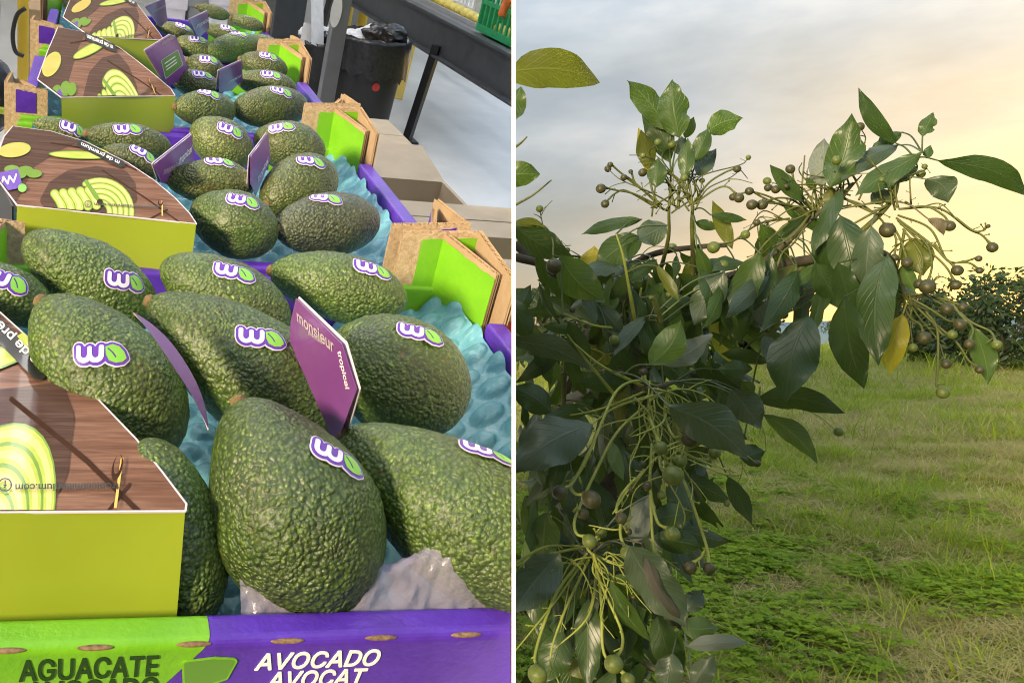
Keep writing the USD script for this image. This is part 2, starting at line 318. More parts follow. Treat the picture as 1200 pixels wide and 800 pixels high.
def wall_x(x0, x1, y0, y1, z0, z1, r, k0=0, k1=0):
    pl = sbox(y0 + r, z0 + r, y1 - r, z1 - r).buffer(r, quad_segs=5)
    m = extr(pl, 1.0); v = m.vertices
    a = np.where(v[:, 2] < .5, x0 + k0 * v[:, 1], x1 + k1 * v[:, 1])
    m.vertices = np.column_stack([a, v[:, 0], v[:, 1]]); m.fix_normals(); return m
def wall_y(x0, x1, y0, y1, z0, z1, r):
    m = extr(sbox(x0 + r, z0 + r, x1 - r, z1 - r).buffer(r, quad_segs=5), y1 - y0); v = m.vertices
    m.vertices = np.column_stack([v[:, 0], y0 + v[:, 2], v[:, 1]]); m.fix_normals(); return m
HB, PH = -.096, .043
def post(t, sx, sy, y0, printed, side_printed):
    """A folded corner post: end board, side board and the slanting board that closes them."""
    X = BW / 2 + (.014 if sx < 0 else 0); ph = PH if sx > 0 else PH * .72; ye = y0 + (BL - .006 if sy > 0 else .004); yd = -1 if sy > 0 else 1
    xi, xc = X - (.066 if sx > 0 else .046), X - .001
    fx = lambda x: sx * x
    parts = [((xi, ye), (xc, ye), ph - .003, ph + .002), ((xc, ye), (xc + .001, ye + yd * .078), ph + .002, ph - .006), ((X - .030, ye), (xc - .006, ye + yd * .060), ph - .001, ph - .008)]
    for i, (a, b, za, zb) in enumerate(parts):
        a, b = (fx(a[0]), a[1]), (fx(b[0]), b[1])
        flip = (sx > 0) == (sy > 0)
        if not flip: pa, pb, z1, z2 = a, b, za, zb
        else: pa, pb, z1, z2 = b, a, zb, za
        lobj('corner_board', panel(pa, pb, HB + .002, z1, z2), M['kraft_edge'] if i == 0 else M['kraft'], t)
        d = np.array(pb) - np.array(pa); d = d / np.linalg.norm(d)
        # printed inner face (towards the tray's inside) and kraft outer face
        nrm = np.array([-d[1], d[0]]); inside = np.array([0 - (pa[0] + pb[0]) / 2, (y0 + BL / 2) - (pa[1] + pb[1]) / 2])
        off = .00425 if nrm @ inside > 0 else -.0006
        if i != 1:
            q0, q1 = np.array(pa), np.array(pb)
            if i == 0:
                if (abs(q0[0]) < abs(q1[0])): q0 = q0 + d * .016
                else: q1 = q1 - d * .016
            lobj('printed_face', sheet(q0, q1, HB + .004, z1 - .004, z2 - .004, off=off), M[printed], t)
        if i == 0 and sy < 0:
            q0, q1 = np.array(pa) + d * .012, np.array(pb) - d * .012
            lobj('printed_face', sheet(q0, q1, .002, z1 - .007, z2 - .004, off=-.0006 if off > 0 else .00425), M[side_printed], t)
def text_on(txt, fx, width=None, height=None, bold=True, depth=.0004, shear=0.0):
    m = meshkit.text_mesh(txt, 1.0, depth=1.0, bold=bold); b = m.bounds
    v = (m.vertices - [b[0][0], 0, 0]); sxx = width / (b[1][0] - b[0][0]) if width else height
    h = height if height else sxx
    v = np.column_stack([v[:, 0] * sxx + shear * v[:, 1] * h, v[:, 1] * h, v[:, 2] * depth]); m.vertices = fx(v); m.fix_normals(); return m
tray_labels = ['nearest cardboard tray of avocados with AGUACATE printed on its lime and purple front', 'second cardboard avocado tray from the front, behind the nearest tray',
               'third cardboard avocado tray from the front, with a purple front left corner post', 'fourth cardboard avocado tray, small at the top of the row', 'farthest cardboard tray at the very top edge of the row']
TRAYX = [0, -.004, -.002, 0.002, .004]
for k in range(4):
    y0 = k * (BL + .002); ox = TRAYX[k]
    t = lthing('avocado_tray', tray_labels[k], 'cardboard tray', None, (ox, y0, HB))
    def S(m): m.apply_translation([ox, 0, 0]); return m
    lobj('base', S(bx(-BW / 2, BW / 2, y0 + .0, y0 + BL, HB, HB + .005)), M['kraft'], t)
    ya, yb = (-.011, .006) if k == 0 else (y0 - .0005, y0 + .012)
    c_at = onv(205, 800, -.011)[0] - 0 if k == 0 else .0
    cz0 = onv(205, 800, -.011) if k == 0 else None
    if k == 0:
        ca, cb = onw(246, 738, 0.0), onv(196, 799, -.011); kk = (ca[0] - cb[0]) / (ca[2] - cb[2]); c0 = ca[0]
        lobj('front_wall', wall_x(-BW / 2, c0 - .0002, ya, yb, HB + .0052, 0, .0045, 0, kk), M['lime'], t, smooth=40, label='lime green left half of the tray front')
        lobj('front_wall', wall_x(c0 + .0002, BW / 2, ya, yb, HB + .0052, 0, .0045, kk, 0), M['purple'], t, smooth=40, label='purple right half of the tray front')
        for px, py in ((8, 761), (112, 757), (228, 752), (338, 747), (448, 743), (548, 740)):
            p = onv(px, py, -.0105); e = trimesh.creation.icosphere(3, 1.0); e.vertices = e.vertices * [.0072, .0013, .0011] + [p[0], -.0102, -.0016]
            lobj('fold_slot', e, M['slot'], t, smooth=True)
        def face(p0):
            return lambda v: np.column_stack([p0[0] + v[:, 0], np.full(len(v), -.0111) - v[:, 2], p0[2] + v[:, 1]])
        for txt, xa, xb, yb_, h, mt in (('AGUACATE', 22, 184, 795, .0112, 'dark_green_ink'), ('AVOCADO', 30, 184, 820, .0112, 'dark_green_ink'), ('AVOCADO', 298, 441, 783, .0092, 'white_ink'), ('AVOCAT', 312, 424, 804, .0092, 'white_ink')):
            a, b = onv(xa, yb_ + (2 if xa < 200 else 1), -.0111), onv(xb, yb_ - 4, -.0111)
            lobj('lettering', text_on(txt, face(a), width=b[0] - a[0], height=h, shear=.12 if mt == 'white_ink' else 0), M[mt], t)
        # the leaf emblem
        cs = [onv(x, y, -.0111) for x, y in ((219, 777), (252, 773), (272, 774), (262, 792), (240, 799), (220, 801))]
        pl = Polygon([(c[0], c[2]) for c in cs]).buffer(.0012); ring = pl.buffer(.0009).difference(pl.buffer(-.0002))
        for g, mt in ((ring, 'lime'), (pl, 'leaf_ink')):
            m = extr(g, .0005); v = m.vertices; m.vertices = np.column_stack([v[:, 0], -.0111 - v[:, 2], v[:, 1]]); lobj('leaf_emblem', m, M[mt], t)
    else:
        a, b = -.115, .105
        lobj('front_wall', S(wall_x(-BW / 2 + .004, a, ya, yb, HB + .0052, 0, .0035)), M['lime'], t, smooth=40, label='lime green end of the tray front')
        lobj('front_wall', S(wall_x(a + .0004, b, ya, yb, HB + .0052, 0, .0035)), M['purple'], t, smooth=40, label='purple middle of the tray front')
        lobj('front_wall', S(wall_x(b + .0004, BW / 2 - .004, ya, yb, HB + .0052, 0, .0035)), M['lime'], t, smooth=40, label='lime green end of the tray front')
    c = -.10
    lobj('back_wall', S(wall_x(-BW / 2 + .004, -.09, y0 + BL - .013, y0 + BL - .0015, HB + .0052, -.003, .0035)), M['lime'], t, smooth=40, label='lime green part of the back wall')
    lobj('back_wall', S(wall_x(-.0896, .09, y0 + BL - .013, y0 + BL - .0015, HB + .0052, -.003, .0035)), M['purple'], t, smooth=40, label='purple part of the back wall')
    lobj('back_wall', S(wall_x(.0904, BW / 2 - .004, y0 + BL - .013, y0 + BL - .0015, HB + .0052, -.003, .0035)), M['lime'], t, smooth=40, label='lime green part of the back wall')
    for s in (-1, 1):
        xa, xb = (BW / 2 - .017, BW / 2 - .002) if s > 0 else (-BW / 2 + .002, -BW / 2 + .017)
        lobj('side_wall', S(wall_y(xa, xb, y0 + .08, y0 + BL - .085, HB + .0052, .004, .0028)), M['purple'], t, smooth=40)
    for sx in (-1, 1):
        for sy in (-1, 1):
            if (k == 0 and sy < 0) or (sx < 0 and ((k == 1 and sy < 0) or (k < 3 and sy > 0 and k > 0))): continue
            bk = lobj
            _l = lobj
            def lobj(name, m, *a, _f=_l, _o=ox, **kw): m.apply_translation([_o, 0, 0]); return _f(name, m, *a, **kw)
            post(t, sx, sy, y0, 'lime' if sy > 0 else 'purple', 'purple')
            lobj = _l
    # blue moulded liner with cups
    if k < 4:
        nx, ny = (240, 240) if k == 0 else (150, 150)
        xs, ys = np.meshgrid(np.linspace(-.170, .170, nx), np.linspace(.014, BL - .016, ny), indexing='ij')
        e = np.maximum(np.abs(xs) - .115, 0) / .055; z = -.040 + .034 * e ** 1.3 + .0
        ef = np.maximum(.06 - ys, 0) / .05; z += .004 * np.clip(ef, 0, 1) ** 1.5
        gy = (ys - .01) / .0215; gx = (xs + .17) / .0235 + .5 * (np.floor(gy) % 2); rr = np.hypot((gx - np.floor(gx) - .5) * .0235, (gy - np.floor(gy) - .5) * .0215)
        z += .0056 * np.clip(1 - (rr / .0095) ** 2, 0, 1) ** .55 * (1 if True else 0)
        P3 = np.stack([xs * 40, ys * 40, np.full_like(xs, k)], -1); z += .0035 * (meshkit.fbm(P3 * 1.8, 4, 3) - .5)
        z += .0018 * np.abs(meshkit.noise(P3 * 4, 8) - .5)
        v = np.stack([xs + ox, ys + y0, z], -1).reshape(-1, 3); i = np.arange(nx * ny).reshape(nx, ny)
        q = np.stack([i[:-1, :-1], i[1:, :-1], i[1:, 1:], i[:-1, 1:]], -1).reshape(-1, 4)
        lobj('tray_liner', trimesh.Trimesh(v, np.vstack([q[:, :3], q[:, [0, 2, 3]]]), process=False), M['liner'], None, smooth=True,
             label=['blue bubbled plastic liner under the avocados of the nearest tray', 'blue plastic liner under the avocados of the second tray', 'blue plastic liner under the avocados of the third tray', 'blue plastic liner under the small avocados of the fourth tray'][k], cat='liner')
# pale film bunched up behind the nearest tray's purple front
n = 140; xs = np.linspace(-.045, .165, n); ts = np.linspace(0, 1, 26)
X_, T_ = np.meshgrid(xs, ts, indexing='ij'); env = np.interp(X_, [-.045, -.02, .0, .02, .045, .075, .10, .135, .165], [.002, .010, .013, .009, .023, .028, .020, .022, .016])
P3 = np.stack([X_ * 95, T_ * 3.2, 0 * X_], -1)
Zf = -.012 + (.012 + env) * np.sin(np.pi * np.clip(T_, 0, 1) * .86 + .2) + .010 * (meshkit.fbm(P3 * 1.3, 4, 4) - .5) + .004 * np.abs(meshkit.noise(P3 * 3.1 + 3, 5) - .5)
Yf = .006 + .026 * T_ + .006 * (meshkit.fbm(P3 + 7, 3, 6) - .5)
i = np.arange(n * 26).reshape(n, 26); q = np.stack([i[:-1, :-1], i[1:, :-1], i[1:, 1:], i[:-1, 1:]], -1).reshape(-1, 4)
lobj('plastic_film', trimesh.Trimesh(np.stack([X_, Yf, Zf], -1).reshape(-1, 3), np.vstack([q[:, :3], q[:, [0, 2, 3]]]), process=False), M['film'], None, smooth=True,
     label='pale lilac plastic film bunched behind the purple front of the nearest tray', cat='plastic film')

# ---------------------------------------------------------------- avocados
def stroke(pts, w): return LineString(pts).buffer(w, quad_segs=6)
arc = lambda cx, cy, r, a0, a1, n=10: [(cx + r * math.cos(math.radians(a)), cy + r * math.sin(math.radians(a))) for a in np.linspace(a0, a1, n)]
letter = stroke([(.30, .98)] + arc(.58, .60, .28, 180, 360) + arc(1.14, .60, .28, 180, 360) + [(1.42, .98)], .125).union(stroke([(.86, .62), (.86, .92)], .115))
leafp = Polygon([(1.66, .98), (1.95, 1.12), (2.25, 1.05), (2.48, .80), (2.60, .48), (2.42, .30), (2.12, .24), (1.82, .34), (1.68, .62)]).buffer(.05)
vein = stroke([(1.74, .92), (1.95, .72), (2.1, .5)], .035)
leafp = leafp.difference(vein)
base_st = unary_union([letter, leafp]).buffer(.19, quad_segs=6).buffer(-.04)
rim_st = base_st.buffer(.07)
STK = [(rim_st, .0006, 'sticker_white'), (base_st, .0009, 'sticker_purple'), (letter, .0012, 'sticker_white'), (leafp, .0012, 'sticker_green')]
def avocado(label, cx, cy, w, lp, wp, ang, tilt=0, neck=.2, skin=0, st=None, sub=5, nub=True, st_w=None, group=None, seed=0):
    c = onw(cx, cy, w); C = L(c); fw = C - CAM; depth = fw[1]; fw = fw / np.linalg.norm(fw)
    rt = np.cross(fw, [0, 0, 1.0]); rt /= np.linalg.norm(rt); up = np.cross(rt, fw)
    a_, ti = math.radians(ang), math.radians(tilt)
    ax = (math.cos(a_) * rt + math.sin(a_) * up) * math.cos(ti) - fw * math.sin(ti)
    b = wp / 2 * depth / F; a = math.sqrt(max((lp / 2 * depth / F) ** 2 - (b * math.sin(ti)) ** 2, b * b * .8)) / math.cos(ti)
    a = min(a, .085)
    e1 = np.cross(ax, up if abs(ax @ up) < .9 else rt); e1 /= np.linalg.norm(e1); e2 = np.cross(ax, e1)
    Mx = np.eye(4); Mx[:3, :3] = np.column_stack([e1, e2, ax]); Mx[:3, 3] = C
    # profile over the polar angle
    th = np.linspace(0, np.pi, 400); cz = np.cos(th)
    g = 1 - neck * np.clip((cz + .25) / 1.25, 0, 1) ** 1.2 - .0 
    pr, pz = b * np.sin(th) ** .96 * g, a * cz
    psi = np.arctan2(pr, pz); rad = np.hypot(pr, pz)
    def surf(d, off=0.0):
        d = d / np.linalg.norm(d, axis=-1, keepdims=True)
        return d * (np.interp(np.arctan2(np.hypot(d[..., 0], d[..., 1]), d[..., 2]), psi, rad)[..., None] + off)
    s = trimesh.creation.icosphere(sub); v = surf(s.vertices)
    sd = seed * 13.7
    v = v + s.vertices * (.0016 * (meshkit.fbm(v / .022 + sd, 3, 1) - .5))[:, None]
    if sub >= 6: v = v + s.vertices * (.0013 * (meshkit.fbm(v / .0033 + sd, 3, 2) - .5))[:, None]
    elif sub >= 5: v = v + s.vertices * (.0011 * (meshkit.fbm(v / .005 + sd, 2, 2) - .5))[:, None]
    W_ = lambda q: q @ Mx[:3, :3].T + C
    t = thing('avocado', label, 'avocado', group, Mx)
    m = clip(trimesh.Trimesh(W_(v), s.faces, process=False))
    obj('skin', m, AV[skin], t, smooth=True)
    if nub:
        nb = trimesh.creation.icosphere(2, 1.0); nv = nb.vertices * [.0045, .0042, .0035]; nv = nv * (1 + .35 * (meshkit.noise(nb.vertices * 2.3 + sd, 4)[:, None] - .5)); nv[:, 2] += a - .0006
        m = clip(trimesh.Trimesh(W_(nv), nb.faces, process=False))
        if m is not None: obj('stem_end', m, M['stem'], t, smooth=True)
    if st:
        sx, sy, sa = st[:3]; scale = (st_w or (.0275 if lp > 150 else .027)) / 2.75
        o = Mx[:3, :3].T @ (CAM - C); d = Mx[:3, :3].T @ ray(sx, sy); d /= np.linalg.norm(d)
        best = None
        k = np.linspace(0, 2 * np.linalg.norm(o), 4000); P = o + k[:, None] * d; ins = np.linalg.norm(P, axis=1) - np.linalg.norm(surf(P), axis=1)
        j = np.argmax(ins < 0) if (ins < 0).any() else np.argmin(ins)
        hit = surf(P[j]); e = 1e-3
        # tangent frame at the hit
        q1 = np.cross(hit, [.3, .5, .81]); q1 /= np.linalg.norm(q1); q2 = np.cross(hit / np.linalg.norm(hit), q1)
        t1 = surf(hit + q1 * e) - surf(hit - q1 * e); t2 = surf(hit + q2 * e) - surf(hit - q2 * e); nn = np.cross(t1, t2); nn /= np.linalg.norm(nn)
        if nn @ hit < 0: nn = -nn
        dr = Mx[:3, :3].T @ (math.cos(math.radians(sa)) * rt + math.sin(math.radians(sa)) * up); T = dr - nn * (dr @ nn); T /= np.linalg.norm(T); B = np.cross(nn, T)
        par = None
        for pl, off, mt in STK:
            fm = flat(pl, .16 if sub >= 5 else .3); uv_ = fm.vertices[:, :2] - [1.42, .62]
            p3 = surf(hit + scale * (uv_[:, :1] * T + uv_[:, 1:] * B), off + .0004 * (sub >= 5))
            m = clip(trimesh.Trimesh(W_(p3), fm.faces, process=False), gap=.0012)
            if m is None: continue
            if par is None: par = obj('sticker', m, M[mt], t, smooth=True)
            else: obj('sticker_print', m, M[mt], par, smooth=True)
    return t
AVO = [
 ('large green avocado at the centre front of the nearest tray', 340, 592, .020, 276, 206, 117, 0, .36, 0, (396, 538, -12), 6),
 ('big avocado cut off by the divider at the front right of the nearest tray', 534, 600, .018, 326, 174, 146, -4, .36, 0, (572, 532, 4), 6),
 ('round pebbly avocado beside the blue liner at the right of the nearest tray', 466, 440, .022, 176, 143, 150, 8, .14, 0, (493, 392, -4), 6),
 ('long avocado between the two purple tags in the nearest tray', 283, 428, .026, 264, 142, 145, 0, .34, 0, (306, 397, -2), 6),
 ('avocado left of the edge-on purple tag, beside the printed card', 124, 444, .026, 238, 158, 129, 0, .30, 0, (119, 416, -1), 6),
 ('avocado tucked half behind the lime skirt of the nearest printed card', 200, 622, .002, 226, 126, 106, 0, .12, 0, None, 6),
 ('avocado at the back left of the nearest tray, below the second card', 106, 328, .026, 178, 96, 148, 0, .22, 0, (147, 330, -12), 6),
 ('avocado at the back centre of the nearest tray', 264, 348, .024, 168, 92, 153, 0, .22, 0, (275, 320, -4), 6),
 ('avocado at the back right of the nearest tray with a yellow stem end', 396, 336, .024, 164, 82, 166, 0, .18, 0, (437, 316, -6), 6),
 ('avocado cut off by the left edge behind the nearest printed card', 8, 343, .026, 124, 66, 150, 0, .2, 0, (8, 330, -12), 6),
 ('dark grey-green avocado at the front right of the second tray, stem facing forward', 384, 263, .020, 126, 76, 184, 38, .16, 2, (382, 233, -4), 6),
 ('avocado with an orange stem scar behind the dark grey-green one', 350, 220, .022, 98, 76, 207, 42, .14, 1, (365, 190, -4), 6),
 ('round avocado at the front centre of the second tray right of the card', 274, 262, .020, 108, 80, 160, -10, .14, 0, (285, 236, -8), 5),
 ('small-necked avocado in front of the tropical tag of the second tray', 246, 213, .022, 102, 56, 178, 14, .26, 1, (258, 190, 2), 5),
 ('avocado at the back centre of the second tray above the tropical tag', 259, 168, .022, 80, 60, 150, 0, .14, 1, (270, 153, -6), 5),
 ('avocado at the back right of the second tray right of the second tag', 339, 172, .022, 86, 60, 165, 0, .12, 1, (330, 150, 4), 5),
 ('avocado with a brown stem end at the back left of the second tray', 151, 165, .020, 100, 42, 172, 6, .2, 1, (150, 152, -2), 5),
 ('avocado half hidden behind the hypotenuse of the second printed card', 153, 190, .018, 72, 40, 160, 0, .18, 1, (168, 180, -22), 5),
 ('avocado at the far left back of the second tray behind its card', 72, 153, .020, 66, 28, 165, 0, .16, 1, (86, 151, -20), 5),
 ('avocado at the front centre of the third tray, brown stem facing forward', 240, 128, .020, 74, 44, 176, 30, .16, 1, (245, 110, -4), 5),
 ('avocado with a yellow patched stem at the front right of the third tray', 317, 126, .020, 90, 50, 182, 34, .16, 1, (330, 108, 0), 5),
 ('pale avocado in the middle of the third tray left of the small tag', 230, 99, .020, 62, 34, 165, 0, .14, 1, (238, 88, -4), 4),
 ('pale avocado in the middle of the third tray right of the small tag', 312, 99, .020, 72, 34, 170, 0, .14, 1, (318, 88, 0), 4),
 ('avocado behind the tag with the green square in the third tray', 241, 79, .020, 46, 30, 160, 0, .14, 1, (245, 70, -4), 4),
 ('avocado at the back right of the third tray', 309, 77, .020, 58, 32, 165, 0, .14, 1, (315, 66, 0), 4),
 ('dark avocado at the front centre of the fourth tray, brown stem forward', 274, 57, .022, 66, 36, 186, 28, .16, 0, (280, 40, -4), 4),
 ('avocado at the front left of the fourth tray beside its card', 228, 56, .018, 48, 28, 165, 0, .14, 1, (232, 46, -4), 4),
 ('avocado near the left of the fourth tray behind the card', 207, 37, .02, 46, 20, 165, 0, .14, 1, (215, 31, -4), 4),
 ('avocado in the middle of the fourth tray above the dark one', 262, 39, .02, 50, 19, 165, 0, .14, 1, (268, 33, 0), 4),
 ('avocado at the right of the fourth tray', 308, 54, .018, 46, 26, 165, 0, .14, 1, None, 4),
 ('avocado at the back of the fourth tray near its right post', 290, 27, .02, 40, 16, 165, 0, .14, 1, None, 4),
 ('avocado at the top centre of the row in the farthest tray', 250, 14, .02, 40, 16, 165, 0, .14, 1, None, 4),
]
for i, (lb, cx, cy, w, lp, wp, ang, tilt, neck, skin, st, sub) in enumerate(AVO):
    avocado(lb, cx, cy, w, lp, wp, ang, tilt, neck, skin, (st[0], st[1], st[2] + [0, 9, -7, 4, -12][i % 5] * (i > 4)) if st else None, sub, nub=i not in (2, 5, 6, 7, 9, 12, 14, 15, 17, 18), seed=i + 1)

# ---------------------------------------------------------------- printed corner cards
WC = .035
def uvpx(px, py, w=WC): return onw(px, py, w)[:2]
CARD = {
 1: dict(poly=[(-90, 600), (217, 598), (218, 590), (190, 553), (160, 515), (110, 463), (60, 420), (0, 366), (-60, 320), (-110, 330)], fr=(217, 598), lab=(22, 413), sl=(66, 530), chamfer=True,
         label='large printed card with avocado slices, cut off by the left edge, in the nearest tray'),
 2: dict(poly=[(20, 240), (230, 262), (222, 250), (205, 232), (180, 211), (150, 191), (100, 166), (60, 154), (15, 148), (5, 160), (-4, 185), (-6, 205)], fr=(230, 262), lab=(118, 183), sl=(152, 225), chamfer=False,
         label='printed card with avocado slices and lime skirt in the second tray'),
 3: dict(poly=[(72, 114), (205, 112), (200, 104), (180, 87), (160, 71), (140, 56), (120, 45), (95, 37), (68, 32), (56, 60), (44, 93)], fr=(205, 112), lab=(118, 52), sl=(152, 92), chamfer=False,
         label='printed card with an orange slice picture in the third tray'),
 4: dict(poly=[(106, 43), (192, 47), (186, 38), (172, 20), (160, 4), (150, -6), (120, -14), (92, -18), (82, 0), (74, 20)], fr=(192, 47), lab=(148, 0), sl=(158, 28), chamfer=False,
         label='small printed card with lime skirt in the fourth tray at the top left'),
}
PRINT = []                                                          # (shape in the second card's pixels, material)
PRINT.append((Polygon([(-20, 250), (20, 236), (40, 196), (72, 176), (130, 150), (60, 150), (0, 140), (-40, 200)]), 'wood_dark'))
PRINT.append((Polygon([(48, 238), (60, 216), (80, 203), (112, 198), (146, 203), (156, 216), (158, 236), (120, 250), (70, 246)]).buffer(-5).buffer(8), 'wood_dark'))
for a in ([(120, 200), (170, 232), (215, 264)], [(150, 184), (190, 214), (236, 250)], [(166, 262), (196, 246)], [(60, 168), (110, 176), (160, 200)]): PRINT.append((LineString(a).buffer(.8), 'pit'))
for q in range(5):
    r = 38 - 6.6 * q; a = [(117 + r * math.cos(math.radians(g)) * .98, 249 - r * .98 * math.sin(math.radians(g))) for g in np.linspace(-8, 118 - 6 * q, 14)]
    PRINT += [(LineString(a).buffer(3.3), 'flesh_edge'), (LineString(a).buffer(2.6), 'flesh'), (LineString(a).buffer(1.2), 'flesh_core')]
for q in range(5):
    x = 64 + 10 * q; a = [(x + 9 * math.sin(g * 1.5), 222 + 6 * (1 - g) + 24 * g - 1.0 * q) for g in np.linspace(0, 1, 8)]
    PRINT += [(LineString(a).buffer(5.4), 'flesh_edge'), (LineString(a).buffer(4.4), 'flesh'), (LineString(a).buffer(2.0), 'flesh_core')]
PRINT += [(LineString([(101, 214), (112, 232), (120, 240)]).buffer(2.2), 'flesh_edge'), (Point(117, 238).buffer(3.5), 'pit')]
PRINT += [(affinity.rotate(affinity.scale(Point(17, 177).buffer(1), 19, 8.6), -8), 'flesh'), (affinity.rotate(affinity.scale(Point(17, 177).buffer(1), 17, 7.4), -8), 'orange_ink')]
PRINT += [(affinity.rotate(affinity.scale(Point(93, 183).buffer(1), 36, 4.8), 2), 'flesh_edge'), (affinity.rotate(affinity.scale(Point(93, 183).buffer(1), 34, 3.8), 2), 'flesh')]
for x, y in ((30, 201), (40, 205), (22, 206), (14, 200)): PRINT.append((affinity.scale(Point(x, y).buffer(1), 9, 5), 'flesh_edge'))
PRINT += [(Polygon([(-4, 206), (20, 201), (25, 220), (-2, 226)]).buffer(1.5), 'sticker_purple'), (LineString([(2, 218), (4, 209), (9, 217), (11, 208), (16, 215), (19, 206)]).buffer(1.0), 'sticker_white'), (Point(26, 222).buffer(5), 'sticker_green')]
PRINT += [(LineString([(94, 170), (142, 194)]).buffer(4.3), 'label_black'), (Polygon([(121, 173), (129, 177), (127, 181), (118, 177)]), 'flesh')]
PRINT += [(LineString([(190, 237), (190, 254)]).buffer(.8), 'orange_ink'), (affinity.scale(Point(188, 239).buffer(1), 3, 4).difference(affinity.scale(Point(188, 238).buffer(1), 2, 3)), 'pit')]
def text_px(txt, p, d, u, width, height):
    m = meshkit.text_mesh(txt, 1.0, depth=.5, bold=True); b = m.bounds; s = width / (b[1][0] - b[0][0])
    gs = []
    v = (m.vertices[:, :2] - [b[0][0], 0]) * [s, height]
    top = m.vertices[:, 2] > .25
    f = m.faces[top[m.faces].all(1)]
    q = np.array(p) + v[:, :1] * np.array(d) + v[:, 1:] * np.array(u)
    return trimesh.Trimesh(np.column_stack([q, 0 * q[:, 0]]), f, process=False)
dl = np.array([-48, -24]) / 53.7
TEXTS = [(text_px('m de premium', (140.5, 191), dl, (-.42, .90), 50, 4.2), 'white_ink'), (text_px('tropicalmillenium.com', (186, 243.5), (-1, -.05), (0, 1), 76, 3.2), 'black_ink'),
         (text_px('f', (104, 239.5), (-1, -.05), (0, 1), 2.2, 3.6), 'black_ink')]
TEXTS.append((flat(Point(103, 241).buffer(4.0).difference(Point(103, 241).buffer(3.3))), 'black_ink'))
TEXT1 = [(text_px('m de premium', (49, 427), (-.70, -.71), (-.71, .70), 112, 10.5), 'white_ink'), (text_px('tropicalmillenium.com', (139, 569), (-1, .012), (0, 1), 121, 7.5), 'black_ink'),
         (text_px('f', (8, 566), (-1, 0), (0, 1), 4, 8), 'black_ink'), (flat(Point(6, 571).buffer(8).difference(Point(6, 571).buffer(6.6))), 'black_ink')]
LABEL1 = [(LineString([(-40, 350), (46, 437)]).buffer(10.5), 'label_black'), (Polygon([(20, 396), (33, 388), (43, 398), (30, 410)]), 'flesh'), (Polygon([(72, 433), (84, 452), (98, 461), (82, 456), (75, 447)]), 'flesh_edge')]
src = np.array([[*uvpx(*CARD[2][k]), 1] for k in ('fr', 'lab', 'sl')])
ct = {}
